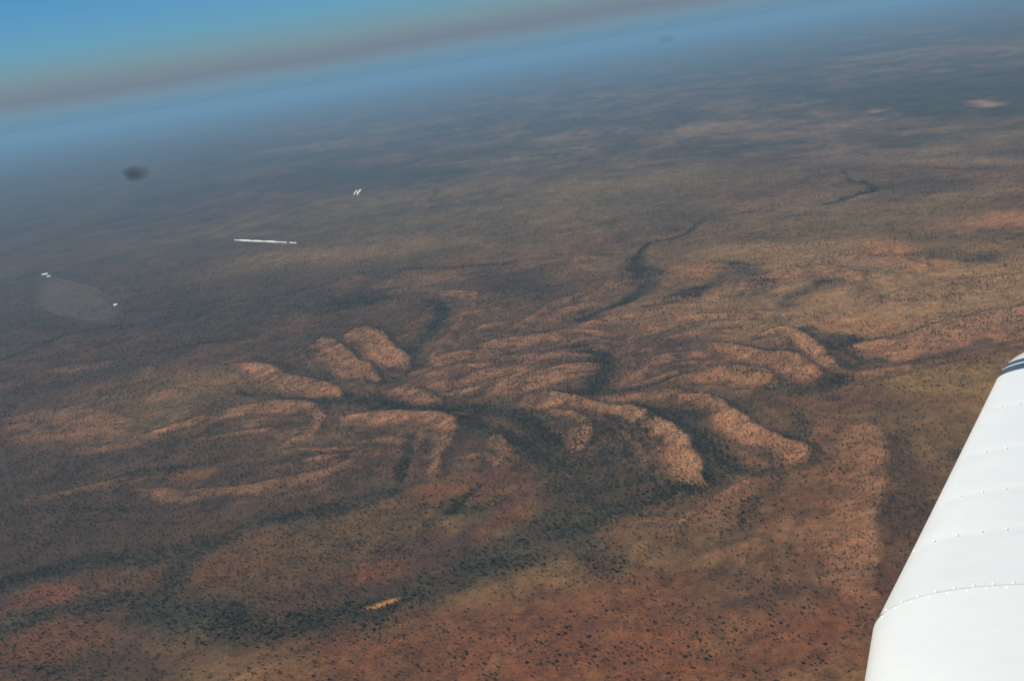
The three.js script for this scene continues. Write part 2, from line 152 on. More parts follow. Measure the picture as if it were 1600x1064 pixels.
const PATCHES = [
  { soil: 'dark', edge: 2200, strength: 0.7, outline: [[-240632,-362935],[-12605,-52247],[-846,-21899],[-168,-11620],[-1298,-8944],[-1452,-6862],[-2531,-6340],[-5429,-7392]] },  // far-left darkening, partly lens vignetting painted into the soil
  { soil: 'dark', edge: 350, strength: 0.62, outline: [[-1571,-5788],[-1390,-6497],[-955,-7439],[-367,-7859],[463,-7140],[661,-5704],[713,-4891],[449,-4262],[620,-3863],[575,-3433],[304,-3276],[-86,-3436],[-529,-3857],[-975,-4052],[-1478,-4415],[-1765,-4954]] },
  { soil: 'olive', edge: 160, strength: 0.6, outline: [[-2489,-5827],[-2089,-5841],[-1571,-5788],[-1009,-5352],[-900,-4980],[-954,-4559],[-1034,-4399],[-1312,-4734],[-1698,-4922],[-2217,-5084]] },
  { soil: 'tan', edge: 400, strength: 0.5, outline: [[2740,-5383],[2374,-4955],[1982,-4889],[1725,-5199],[1749,-5796],[2119,-6378],[2626,-6488],[2878,-6023]] },
  { soil: 'olive', edge: 300, strength: 0.6, outline: [[1668,-3648],[1486,-3404],[1207,-3224],[978,-3190],[908,-3314],[1049,-3547],[1346,-3762],[1616,-3808]] },
  { soil: 'dark', edge: 900, strength: 0.72, outline: [[-4222,-6749],[-2212,-5909],[-1055,-4527],[-601,-3649],[-836,-3237],[-1129,-3087],[-1120,-2466],[-1846,-2530]] },  // left side: burnt soil, with some vignetting painted in
  { soil: 'dark', edge: 1500, strength: 0.6, outline: [[-30300,-48338],[-6244,-18617],[-2027,-10247],[-1521,-7267],[-2531,-6915],[-5361,-7966]] },  // darker far-left soil, in part painted vignetting
  { soil: 'red', edge: 500, strength: 0.6, outline: [[-831,-2552],[-612,-2702],[-179,-2768],[174,-2873],[302,-2607],[653,-2489],[662,-2092]] },
  { soil: 'red', edge: 300, strength: 0.5, outline: [[650,-3235],[907,-3586],[1219,-3500],[1054,-2967],[724,-2341],[445,-2400]] },
  { soil: 'dark', edge: 420, strength: 0.85, outline: [[-3393,-5276],[-1972,-4715],[-1245,-3975],[-601,-3649],[-288,-3217],[-530,-2886],[-839,-2842],[-977,-2508],[-1937,-2691]] },  // lower left: dark scrub soil plus painted vignetting
  { soil: 'tan', edge: 350, strength: 0.9, outline: [[2564,-5047],[2099,-4636],[1469,-4635],[919,-5044],[738,-5754],[1179,-6382],[2029,-6383],[2599,-5757]] },
  { soil: 'olive', edge: 300, strength: 0.6, outline: [[2929,-6091],[2427,-5817],[1577,-5988],[726,-6562],[358,-7312],[872,-7740],[1974,-7462],[2809,-6737]] },
  { soil: 'tan', edge: 160, strength: 0.8, outline: [[2281,-6426],[2078,-6199],[1769,-6167],[1512,-6345],[1452,-6649],[1646,-6909],[1990,-6948],[2255,-6738]] },
  { soil: 'orange', edge: 70, strength: 0.9, outline: [[1688,-4869],[1610,-4801],[1486,-4820],[1383,-4916],[1363,-5038],[1441,-5112],[1573,-5091],[1675,-4988]] },
  { soil: 'orange', edge: 80, strength: 0.85, outline: [[2257,-5766],[2169,-5728],[2096,-5945],[2078,-6326],[2135,-6659],[2236,-6709],[2312,-6437],[2317,-6044]] },
  { soil: 'orange', edge: 80, strength: 0.75, outline: [[1351,-6573],[1266,-6449],[1125,-6446],[1005,-6566],[973,-6746],[1056,-6881],[1206,-6885],[1329,-6754]] },
  { soil: 'tan', edge: 90, strength: 0.8, outline: [[1647,-6044],[1547,-5919],[1473,-6064],[1463,-6419],[1533,-6806],[1647,-6969],[1727,-6781],[1723,-6388]] },
  { soil: 'tan', edge: 90, strength: 0.7, outline: [[1713,-6924],[1594,-6768],[1405,-6772],[1245,-6935],[1206,-7173],[1322,-7348],[1528,-7343],[1690,-7162]] },
  { soil: 'olive', edge: 140, strength: 0.8, outline: [[2487,-7314],[2282,-7135],[1967,-7243],[1700,-7594],[1640,-8014],[1853,-8238],[2209,-8100],[2469,-7704]] },
  { soil: 'dark', edge: 70, strength: 0.55, outline: [[2510,-5929],[2424,-5868],[2302,-5922],[2211,-6065],[2206,-6219],[2295,-6288],[2425,-6226],[2513,-6076]] },
  { soil: 'green', edge: 90, strength: 0.5, outline: [[2630,-5820],[2543,-5732],[2421,-5717],[2331,-5783],[2326,-5895],[2412,-5988],[2539,-6005],[2630,-5933]] },
  { soil: 'orange', edge: 110, strength: 0.75, outline: [[3197,-6631],[3061,-6482],[2901,-6476],[2803,-6614],[2824,-6826],[2961,-6990],[3133,-6998],[3230,-6845]] },
  { soil: 'dark', edge: 60, strength: 0.8, outline: [[2981,-6189],[2931,-6174],[2855,-6226],[2795,-6318],[2787,-6396],[2838,-6412],[2916,-6357],[2975,-6264]] },
  { soil: 'pale', edge: 160, strength: 0.6, outline: [[4162,-8798],[3987,-8832],[3693,-9238],[3427,-9837],[3363,-10276],[3568,-10231],[3897,-9738],[4134,-9150]] },
  { soil: 'ochre', edge: 110, strength: 0.75, outline: [[1353,-4082],[1444,-4163],[1613,-4155],[1739,-4107],[1904,-4148],[1654,-3621],[1549,-3677],[1516,-3809],[1384,-3938]] },
  { soil: 'olive', edge: 150, strength: 0.6, outline: [[1427,-3597],[1328,-3522],[1173,-3548],[1044,-3663],[1017,-3808],[1118,-3894],[1286,-3863],[1414,-3736]] },
  { soil: 'red', edge: 200, strength: 0.55, outline: [[1192,-3608],[1090,-3505],[970,-3559],[893,-3749],[908,-3984],[1017,-4115],[1153,-4044],[1222,-3826]] },
  { soil: 'red', edge: 250, strength: 0.55, outline: [[797,-3073],[676,-2896],[508,-2873],[372,-3013],[341,-3261],[456,-3483],[655,-3515],[798,-3331]] },
  { soil: 'olive', edge: 180, strength: 0.7, outline: [[365,-3058],[451,-3216],[586,-3211],[612,-3007],[530,-2745],[407,-2572],[293,-2645],[274,-2837]] },
  { soil: 'red', edge: 300, strength: 0.7, outline: [[808,-2418],[595,-2300],[169,-2288],[-260,-2384],[-463,-2549],[-280,-2691],[208,-2708],[667,-2587]] },
  { soil: 'red', edge: 300, strength: 0.5, outline: [[268,-2554],[104,-2421],[-258,-2360],[-628,-2397],[-815,-2516],[-691,-2658],[-298,-2734],[112,-2687]] },
  { soil: 'red', edge: 160, strength: 0.6, outline: [[-1357,-3335],[-1381,-3305],[-1458,-3290],[-1545,-3298],[-1591,-3325],[-1569,-3355],[-1491,-3371],[-1403,-3363]] },
  { soil: 'redbare', edge: 60, strength: 0.9, outline: [[-1505,-3376],[-1513,-3355],[-1547,-3343],[-1587,-3345],[-1611,-3361],[-1604,-3381],[-1570,-3394],[-1529,-3392]] },
  { soil: 'red', edge: 200, strength: 0.6, outline: [[-1224,-2966],[-1268,-2904],[-1425,-2922],[-1614,-3012],[-1728,-3127],[-1690,-3198],[-1518,-3177],[-1324,-3078]] },
  { soil: 'red', edge: 120, strength: 0.6, outline: [[-121,-3682],[-170,-3605],[-290,-3588],[-415,-3640],[-474,-3733],[-430,-3815],[-303,-3834],[-174,-3777]] },
  { soil: 'redbare', edge: 60, strength: 0.4, outline: [[-209,-3712],[-239,-3674],[-315,-3662],[-393,-3682],[-429,-3722],[-400,-3760],[-323,-3773],[-243,-3753]] },
  { soil: 'redbare', edge: 50, strength: 0.7, outline: [[-14,-3420],[-21,-3386],[-42,-3363],[-65,-3364],[-77,-3388],[-71,-3422],[-49,-3446],[-26,-3445]] },
  { soil: 'redbare', edge: 40, strength: 0.55, outline: [[-94,-3341],[-103,-3300],[-134,-3257],[-168,-3236],[-186,-3248],[-178,-3287],[-148,-3331],[-113,-3354]] },
  { soil: 'redbare', edge: 60, strength: 0.65, outline: [[-435,-3128],[-449,-3110],[-488,-3103],[-529,-3113],[-548,-3133],[-535,-3151],[-495,-3158],[-454,-3148]] },
  { soil: 'red', edge: 150, strength: 0.3, outline: [[24,-3529],[-11,-3464],[-85,-3463],[-157,-3525],[-187,-3619],[-154,-3689],[-76,-3690],[-2,-3622]] },
  { soil: 'orange', edge: 60, strength: 0.7, outline: [[-1241,-4349],[-1252,-4315],[-1295,-4304],[-1345,-4321],[-1375,-4356],[-1365,-4391],[-1322,-4403],[-1270,-4385]] },
  { soil: 'brown', edge: 220, strength: 0.6, outline: [[-792,-3401],[-843,-3239],[-1030,-3139],[-1246,-3147],[-1382,-3261],[-1355,-3425],[-1164,-3543],[-923,-3532]] },
  { soil: 'brown', edge: 300, strength: 0.6, outline: [[-358,-3624],[-468,-3421],[-760,-3261],[-1065,-3222],[-1233,-3319],[-1165,-3511],[-872,-3694],[-524,-3745]] },
  { soil: 'olive', edge: 200, strength: 0.4, outline: [[-427,-3517],[-480,-3387],[-634,-3304],[-803,-3311],[-898,-3404],[-860,-3535],[-702,-3629],[-518,-3621]] },
  { soil: 'dark', edge: 250, strength: 0.75, outline: [[-965,-4621],[-1062,-4478],[-1353,-4464],[-1686,-4584],[-1880,-4780],[-1803,-4941],[-1484,-4959],[-1132,-4820]] },
  { soil: 'dark', edge: 400, strength: 0.7, outline: [[-1407,-4241],[-1452,-3984],[-1720,-3986],[-2094,-4247],[-2395,-4671],[-2408,-5019],[-2075,-5016],[-1644,-4664]] },
  { soil: 'dark', edge: 300, strength: 0.6, outline: [[-285,-4128],[-373,-3940],[-606,-3857],[-858,-3915],[-1000,-4089],[-936,-4291],[-686,-4393],[-409,-4321]] },
  { soil: 'purple', edge: 160, strength: 0.7, outline: [[-222,-3155],[-274,-3050],[-414,-2963],[-562,-2940],[-638,-2991],[-599,-3093],[-458,-3187],[-298,-3214]] },
  { soil: 'purple', edge: 150, strength: 0.6, outline: [[-116,-3303],[-161,-3223],[-278,-3170],[-400,-3171],[-459,-3226],[-420,-3306],[-301,-3364],[-173,-3363]] },
  { soil: 'purple', edge: 200, strength: 0.6, outline: [[-278,-4010],[-316,-3838],[-412,-3806],[-516,-3927],[-574,-4147],[-544,-4346],[-437,-4387],[-324,-4239]] },
  { soil: 'dark', edge: 250, strength: 0.7, outline: [[-1418,-7010],[-1614,-6666],[-2170,-6406],[-2767,-6354],[-3105,-6534],[-2984,-6865],[-2422,-7163],[-1749,-7228]] },
  { soil: 'olive', edge: 250, strength: 0.5, outline: [[-1338,-5769],[-1408,-5495],[-1694,-5406],[-2047,-5539],[-2286,-5838],[-2255,-6146],[-1942,-6259],[-1549,-6092]] },
  { soil: 'olive', edge: 120, strength: 0.6, outline: [[-775,-4592],[-802,-4490],[-899,-4423],[-1009,-4427],[-1072,-4499],[-1051,-4601],[-952,-4673],[-836,-4669]] },
  { soil: 'green', edge: 130, strength: 0.75, outline: [[400,-3656],[326,-3555],[236,-3616],[175,-3813],[182,-4051],[261,-4179],[363,-4100],[418,-3875]] },
  { soil: 'green', edge: 110, strength: 0.75, outline: [[289,-3620],[234,-3477],[143,-3450],[63,-3551],[37,-3733],[88,-3896],[190,-3930],[274,-3809]] },
  { soil: 'green', edge: 120, strength: 0.8, outline: [[506,-4150],[604,-4020],[648,-3677],[693,-3409],[569,-3407],[555,-3592],[534,-3834]] },
  { soil: 'dark', edge: 140, strength: 0.7, outline: [[582,-4972],[751,-5102],[845,-4980],[879,-4733],[752,-4652],[548,-4571]] },
  { soil: 'green', edge: 90, strength: 0.7, outline: [[1019,-4329],[983,-4316],[926,-4374],[877,-4471],[867,-4551],[904,-4565],[965,-4503],[1012,-4405]] },
  { soil: 'green', edge: 80, strength: 0.8, outline: [[1177,-6210],[1106,-6079],[970,-5988],[849,-5985],[808,-6073],[874,-6204],[1012,-6301],[1140,-6304]] },
  { soil: 'purple', edge: 80, strength: 0.75, outline: [[1223,-4061],[1164,-3953],[1101,-3931],[1067,-4006],[1082,-4139],[1142,-4257],[1210,-4282],[1243,-4198]] },
  { soil: 'red', edge: 60, strength: 0.8, outline: [[1065,-4031],[1029,-3970],[983,-3962],[953,-4011],[956,-4090],[992,-4154],[1040,-4163],[1070,-4111]] },
  { soil: 'tan', edge: 150, strength: 0.6, outline: [[2231,-5231],[2051,-4990],[1812,-4885],[1636,-4964],[1618,-5191],[1785,-5452],[2050,-5581],[2239,-5483]] },
  { soil: 'dark', edge: 140, strength: 0.7, outline: [[1073,-3850],[1004,-3774],[919,-3817],[862,-3958],[870,-4124],[943,-4213],[1036,-4162],[1089,-4008]] },
  { soil: 'purple', edge: 120, strength: 0.6, outline: [[940,-5168],[830,-5079],[600,-5056],[377,-5109],[288,-5212],[392,-5305],[632,-5331],[861,-5273]] },
  { soil: 'green', edge: 110, strength: 0.7, outline: [[1183,-6130],[1373,-6733],[1449,-6491],[1520,-5943],[1351,-5819]] },
  { soil: 'dark', edge: 130, strength: 0.6, outline: [[1413,-5606],[1534,-5931],[1706,-5988],[1798,-5695],[1751,-5344],[1659,-5237],[1690,-5517],[1628,-5732],[1513,-5657],[1403,-5429]] },
  { soil: 'green', edge: 60, strength: 0.9, outline: [[1359,-5044],[1410,-4835],[1487,-4712],[1416,-4558],[1438,-4318],[1315,-4334],[1314,-4516],[1321,-4730]] },
  { soil: 'dark', edge: 120, strength: 0.6, outline: [[1280,-4563],[1225,-4549],[1142,-4658],[1076,-4837],[1068,-4984],[1128,-5001],[1217,-4877],[1278,-4695]] },
  { soil: 'green', edge: 90, strength: 0.95, outline: [[895,-6631],[800,-6303],[722,-6255],[696,-6507],[742,-6953],[843,-7351],[936,-7415],[955,-7094]] },
  { soil: 'dark', edge: 160, strength: 0.8, outline: [[265,-6644],[175,-6280],[20,-6228],[-128,-6506],[-192,-7005],[-114,-7455],[69,-7529],[229,-7164]] },
  { soil: 'green', edge: 200, strength: 0.6, outline: [[-585,-7547],[-667,-7232],[-903,-7051],[-1164,-7091],[-1314,-7333],[-1259,-7657],[-1011,-7869],[-724,-7820]] },
  { soil: 'dark', edge: 300, strength: 0.7, outline: [[-943,-6448],[-1032,-6202],[-1308,-6087],[-1620,-6155],[-1803,-6376],[-1741,-6635],[-1450,-6772],[-1111,-6690]] },
  { soil: 'dark', edge: 500, strength: 0.6, outline: [[-1697,-8785],[-1775,-7600],[-2357,-7143],[-3173,-7463],[-3947,-8531],[-4227,-10035],[-3563,-10935],[-2382,-10280]] },
  { soil: 'purple', edge: 160, strength: 0.5, outline: [[-29,-5112],[-90,-4908],[-242,-4788],[-402,-4808],[-485,-4960],[-439,-5168],[-280,-5307],[-106,-5282]] },
  { soil: 'purple', edge: 150, strength: 0.5, outline: [[374,-5202],[296,-5089],[129,-5070],[-36,-5155],[-106,-5300],[-34,-5423],[143,-5444],[314,-5350]] },
  { soil: 'olive', edge: 150, strength: 0.5, outline: [[129,-6248],[63,-5958],[-60,-5912],[-180,-6127],[-231,-6513],[-174,-6858],[-33,-6919],[95,-6649]] },
  { soil: 'dark', edge: 130, strength: 0.75, outline: [[1248,-3313],[1227,-3102],[1140,-2909],[1039,-2832],[975,-2899],[980,-3086],[1063,-3300],[1179,-3403]] },
  { soil: 'dark', edge: 130, strength: 0.5, outline: [[776,-3027],[743,-2915],[663,-2803],[584,-2751],[546,-2784],[571,-2887],[650,-3006],[737,-3067]] },
  { soil: 'dark', edge: 130, strength: 0.6, outline: [[765,-2652],[703,-2609],[575,-2581],[452,-2583],[404,-2614],[461,-2657],[593,-2687],[720,-2685]] },
  { soil: 'orangebare', edge: 16, strength: 1, outline: [[-506,-2897],[-465,-2913],[-437,-2923],[-416,-2931],[-422,-2914],[-453,-2902],[-481,-2892]] },
  { soil: 'olive', edge: 900, strength: 0.5, outline: [[1989,-10799],[972,-9458],[-872,-9163],[-2898,-9923],[-4337,-11673],[-3970,-13752],[-1339,-14412],[1321,-12891]] },
  { soil: 'dark', edge: 900, strength: 0.55, outline: [[-2289,-11707],[-2286,-9815],[-2973,-9272],[-4076,-10029],[-5334,-12140],[-6065,-15124],[-5213,-16579],[-3363,-14652]] },
  { soil: 'tan', edge: 500, strength: 0.45, outline: [[-617,-9538],[-843,-9245],[-1428,-9240],[-2072,-9525],[-2422,-9964],[-2231,-10303],[-1582,-10309],[-904,-9978]] },
  { soil: 'olive', edge: 700, strength: 0.5, outline: [[2554,-10555],[1917,-9520],[955,-9323],[38,-9991],[-414,-11390],[63,-12884],[1364,-13256],[2435,-12122]] },
  { soil: 'green', edge: 160, strength: 1, outline: [[-2965,-19238],[-2531,-19653],[-1501,-17460],[-371,-16135],[-193,-15263],[-940,-15771],[-1872,-17267]] },
  { soil: 'green', edge: 400, strength: 0.9, outline: [[5928,-24747],[6373,-23867],[6010,-19722],[6952,-18730],[7782,-16529],[5397,-11504],[5223,-12631],[5069,-14149],[4919,-16816],[5287,-19885]] },
  { soil: 'clay', edge: 120, strength: 0.6, outline: [[5220,-14953],[5113,-14745],[5003,-14674],[4951,-14777],[4987,-14999],[5094,-15213],[5209,-15289],[5261,-15179]] },
  { soil: 'clay', edge: 140, strength: 0.7, outline: [[5974,-13352],[5862,-13213],[5810,-13357],[5848,-13712],[5960,-14084],[6081,-14241],[6133,-14078],[6087,-13704]] },
  { soil: 'pale', edge: 250, strength: 0.5, outline: [[4452,-13966],[3979,-13518],[3274,-13899],[2653,-14989],[2494,-16296],[3008,-16945],[3868,-16387],[4447,-15098]] },
  { soil: 'pale', edge: 300, strength: 0.4, outline: [[4758,-9815],[4410,-9687],[3807,-9916],[3253,-10403],[3084,-10888],[3454,-11049],[4131,-10767],[4662,-10247]] },
  { soil: 'dark', edge: 400, strength: 0.6, outline: [[2577,-16864],[2307,-16297],[1846,-16145],[1434,-16478],[1298,-17139],[1546,-17767],[2051,-17951],[2484,-17558]] },
  { soil: 'dark', edge: 400, strength: 0.5, outline: [[4353,-14399],[4152,-14190],[3835,-14250],[3574,-14549],[3521,-14928],[3723,-15160],[4060,-15092],[4321,-14770]] },
  { soil: 'dark', edge: 300, strength: 0.5, outline: [[3594,-7995],[3416,-7861],[3176,-7970],[2999,-8272],[2995,-8607],[3182,-8766],[3444,-8636],[3612,-8309]] },
  { soil: 'pale', edge: 600, strength: 0.35, outline: [[-1546,-26013],[-2001,-25404],[-3263,-26088],[-4762,-27814],[-5654,-29740],[-5222,-30574],[-3692,-29642],[-2172,-27693]] },
  { soil: 'pale', edge: 400, strength: 0.35, outline: [[656,-16005],[468,-15833],[37,-16118],[-414,-16725],[-621,-17324],[-428,-17529],[48,-17194],[494,-16554]] },
  { soil: 'pale', edge: 900, strength: 0.4, outline: [[11374,-21141],[10623,-21138],[9700,-23269],[8991,-27127],[9099,-30720],[10186,-30727],[11311,-27140],[11694,-23279]] },
  { soil: 'dark', edge: 900, strength: 0.5, outline: [[-2045,-18838],[-2696,-17901],[-4497,-17863],[-6604,-18737],[-7943,-20175],[-7511,-21368],[-5371,-21422],[-3046,-20292]] },
  { soil: 'orange', edge: 300, strength: 0.35, outline: [[3165,-6490],[3044,-6418],[2867,-6487],[2730,-6662],[2715,-6849],[2841,-6930],[3030,-6852],[3163,-6667]] },
  { soil: 'dark', edge: 200, strength: 0.5, outline: [[2996,-6221],[2940,-6213],[2846,-6284],[2768,-6396],[2752,-6483],[2811,-6492],[2907,-6417],[2984,-6304]] },
];
const CREEKS = [
  { width: 98, strength: 1, path: [[-1737,-3149],[-1633,-3174],[-1488,-3199],[-1339,-3219],[-1162,-3138],[-966,-3024],[-756,-2869],[-634,-2876],[-493,-2866],[-373,-2940],[-248,-3017],[-136,-3092],[0,-3162],[146,-3279],[294,-3343],[424,-3397],[503,-3436]] },
  { width: 75, strength: 0.95, path: [[-1853,-3417],[-1756,-3483],[-1658,-3558],[-1516,-3580],[-1290,-3536],[-1169,-3561],[-1077,-3630],[-982,-3702],[-851,-3717],[-677,-3750],[-525,-3806]] },
  { width: 58, strength: 1, path: [[-1187,-3126],[-1162,-3300],[-1132,-3497],[-1074,-3618]] },
  { width: 80, strength: 1, path: [[-916,-5109],[-730,-5028],[-481,-4758],[-258,-4639],[-99,-4483],[10,-4284],[54,-3995]] },
  { width: 55, strength: 0.9, path: [[-313,-4668],[-205,-4393],[-108,-4147],[2,-3914],[59,-3723]] },
  { width: 32, strength: 1, path: [[-505,-3911],[-467,-4084],[-437,-4261],[-437,-4387]] },
  { width: 28, strength: 1, path: [[-204,-3685],[-247,-3615],[-293,-3522]] },
  { width: 70, strength: 1, path: [[311,-5325],[379,-5099],[370,-4774],[309,-4591],[172,-4572]] },
  { width: 40, strength: 0.8, path: [[309,-4591],[458,-4507],[594,-4525],[698,-4582]] },
  { width: 55, strength: 0.9, path: [[917,-7446],[812,-6947],[789,-6452],[576,-6082],[344,-5854]] },
  { width: 30, strength: 1, path: [[924,-7491],[1065,-7842],[1223,-7854],[1464,-8284],[1700,-8500],[2016,-8412]] },
  { width: 16, strength: 0.5, path: [[2016,-8412],[2290,-8369],[2527,-8335]] },
  { width: 46, strength: 1, path: [[2460,-8304],[2738,-8498],[2938,-8697],[2963,-9091]] },
  { width: 520, strength: 0.85, path: [[-2866,-19297],[-1939,-17982],[-1066,-16534],[-396,-15983]] },
  { width: 160, strength: 0.7, path: [[-4895,-19484],[-4010,-19387],[-2915,-19267]] },
  { width: 200, strength: 0.6, path: [[-325,-16056],[721,-15573],[1643,-14605]] },
  { width: 20, strength: 0.9, path: [[2511,-8316],[2738,-8498],[2928,-8667],[2959,-8901],[2911,-9170],[3025,-9629],[3038,-9839],[3254,-9953],[3452,-9726],[3559,-9298],[3772,-8819],[4101,-8570]] },
  { width: 30, strength: 0.9, path: [[-656,-5218],[-782,-5449],[-890,-5683],[-1006,-5964]] },
  { width: 42, strength: 0.9, path: [[-484,-5451],[-533,-5304],[-623,-5178]] },
  { width: 50, strength: 0.8, path: [[-526,-5664],[-470,-5897],[-411,-6228],[-384,-6625],[-475,-7067]] },
  { width: 60, strength: 0.85, path: [[906,-4384],[977,-4215],[1086,-4120],[1192,-4147],[1294,-4232]] },
  { width: 36, strength: 0.6, path: [[909,-3651],[963,-3763],[977,-3865]] },
  { width: 45, strength: 0.7, path: [[-1449,-6211],[-1265,-5962],[-1098,-5758],[-935,-5516]] },
  { width: 40, strength: 0.7, path: [[-1345,-5485],[-1156,-5304],[-985,-5178],[-787,-5019]] },
  { width: 60, strength: 0.6, path: [[-2121,-7697],[-2029,-8090],[-1657,-8072],[-1398,-8192],[-1054,-8508],[-372,-8169],[84,-7913]] },
  { width: 60, strength: 0.6, path: [[-3347,-7261],[-3158,-7650],[-2939,-7916],[-2581,-7925],[-2209,-8072]] },
  { width: 22, strength: 0.7, path: [[-2357,-6730],[-2142,-6795],[-1920,-6843],[-1589,-6755]] },
  { width: 24, strength: 0.6, path: [[386,-7739],[642,-7655],[854,-7610]] },
  { width: 44, strength: 0.5, path: [[788,-3710],[789,-3424],[638,-3189],[562,-3027]] },
  { width: 40, strength: 0.8, path: [[449,-4262],[573,-4114],[607,-3798],[623,-3560],[711,-3401]] },
  { width: 34, strength: 0.7, path: [[9,-3295],[255,-3516],[426,-3528]] },
  { width: 60, strength: 0.7, path: [[100,-3209],[159,-3047],[184,-2951]] },
  { width: 45, strength: 0.6, path: [[-1471,-2901],[-1345,-2846],[-1273,-2892]] },
  { width: 40, strength: 0.55, path: [[-467,-3593],[-338,-3596],[-209,-3487],[-83,-3490]] },
  { width: 45, strength: 0.5, path: [[-1827,-4153],[-1547,-4038],[-1350,-4019]] },
  { width: 40, strength: 0.6, path: [[-1663,-4424],[-1537,-4441],[-1401,-4417]] },
  { width: 26, strength: 0.7, path: [[1427,-4551],[1516,-4290],[1736,-4333],[1937,-4436],[2116,-4483]] },
  { width: 40, strength: 0.6, path: [[1273,-6542],[1107,-6192],[911,-5995],[703,-5987]] },
  { width: 40, strength: 0.6, path: [[1362,-5490],[1461,-5731],[1679,-5901]] },
];
function curve(flat, closed, per) {
  const p = flat.map(q => new THREE.Vector3(q[0], 0, q[1]));
  const c = new THREE.CatmullRomCurve3(p, closed, 'centripetal');
  return c.getPoints(p.length * per).map(q => [q.x, q.z]);
}
function box(pts, pad) { const b = [1e9, 1e9, -1e9, -1e9]; for (const [x, z] of pts) { b[0] = Math.min(b[0], x); b[1] = Math.min(b[1], z); b[2] = Math.max(b[2], x); b[3] = Math.max(b[3], z); } return [b[0] - pad, b[1] - pad, b[2] + pad, b[3] + pad]; }
const inBox = (b, x, z) => x > b[0] && x < b[2] && z > b[1] && z < b[3];
function toPath(pts, x, z) {                                        // distance to a polyline
  let best = 1e18;
  for (let i = 0; i + 1 < pts.length; i++) {
    const ax = pts[i][0], az = pts[i][1], dx = pts[i + 1][0] - ax, dz = pts[i + 1][1] - az;
    const t = clamp01(((x - ax) * dx + (z - az) * dz) / (dx * dx + dz * dz + 1e-9)), ex = x - ax - t * dx, ez = z - az - t * dz;
    const q = ex * ex + ez * ez; if (q < best) best = q;
  }
  return Math.sqrt(best);
}
function inside(pts, x, z) {
  let c = false;
  for (let i = 0, j = pts.length - 1; i < pts.length; j = i++) {
    const [xi, zi] = pts[i], [xj, zj] = pts[j];
    if ((zi > z) !== (zj > z) && x < (xj - xi) * (z - zi) / (zj - zi) + xi) c = !c;
  }
  return c;
}
for (const r of RIDGES) {
  r.c = curve(r.crest, false, 3); r.f = curve(r.foot, false, 3);
  r.poly = [...r.c, ...r.f.slice().reverse()]; r.ring = [...r.poly, r.poly[0]]; r.e0 = [r.c[0], r.f[0]]; r.e1 = [r.c[r.c.length - 1], r.f[r.f.length - 1]]; r.box = box(r.poly, 420);
}
for (const p of PATCHES) { p.o = curve(p.outline, true, 3); p.ring = [...p.o, p.o[0]]; p.box = box(p.o, p.edge * 1.2); p.bare = /bare|clay/.test(p.soil); }
for (const c of CREEKS) { c.p = curve(c.path, false, 3); c.box = box(c.p, c.width * 2.6); }

const SOIL = {                                                       // linear base colours
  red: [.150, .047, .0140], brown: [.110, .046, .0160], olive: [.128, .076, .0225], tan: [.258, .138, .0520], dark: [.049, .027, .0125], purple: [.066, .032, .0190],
  green: [.034, .030, .0145], orange: [.310, .130, .0400], ochre: [.225, .126, .0360], pale: [.220, .130, .0640], redbare: [.165, .052, .0180], orangebare: [.50, .20, .045], clay: [.36, .21, .12],
};
const ROCK = [[.320, .160, .074], [.280, .114, .051]];
const HALF = 150000;

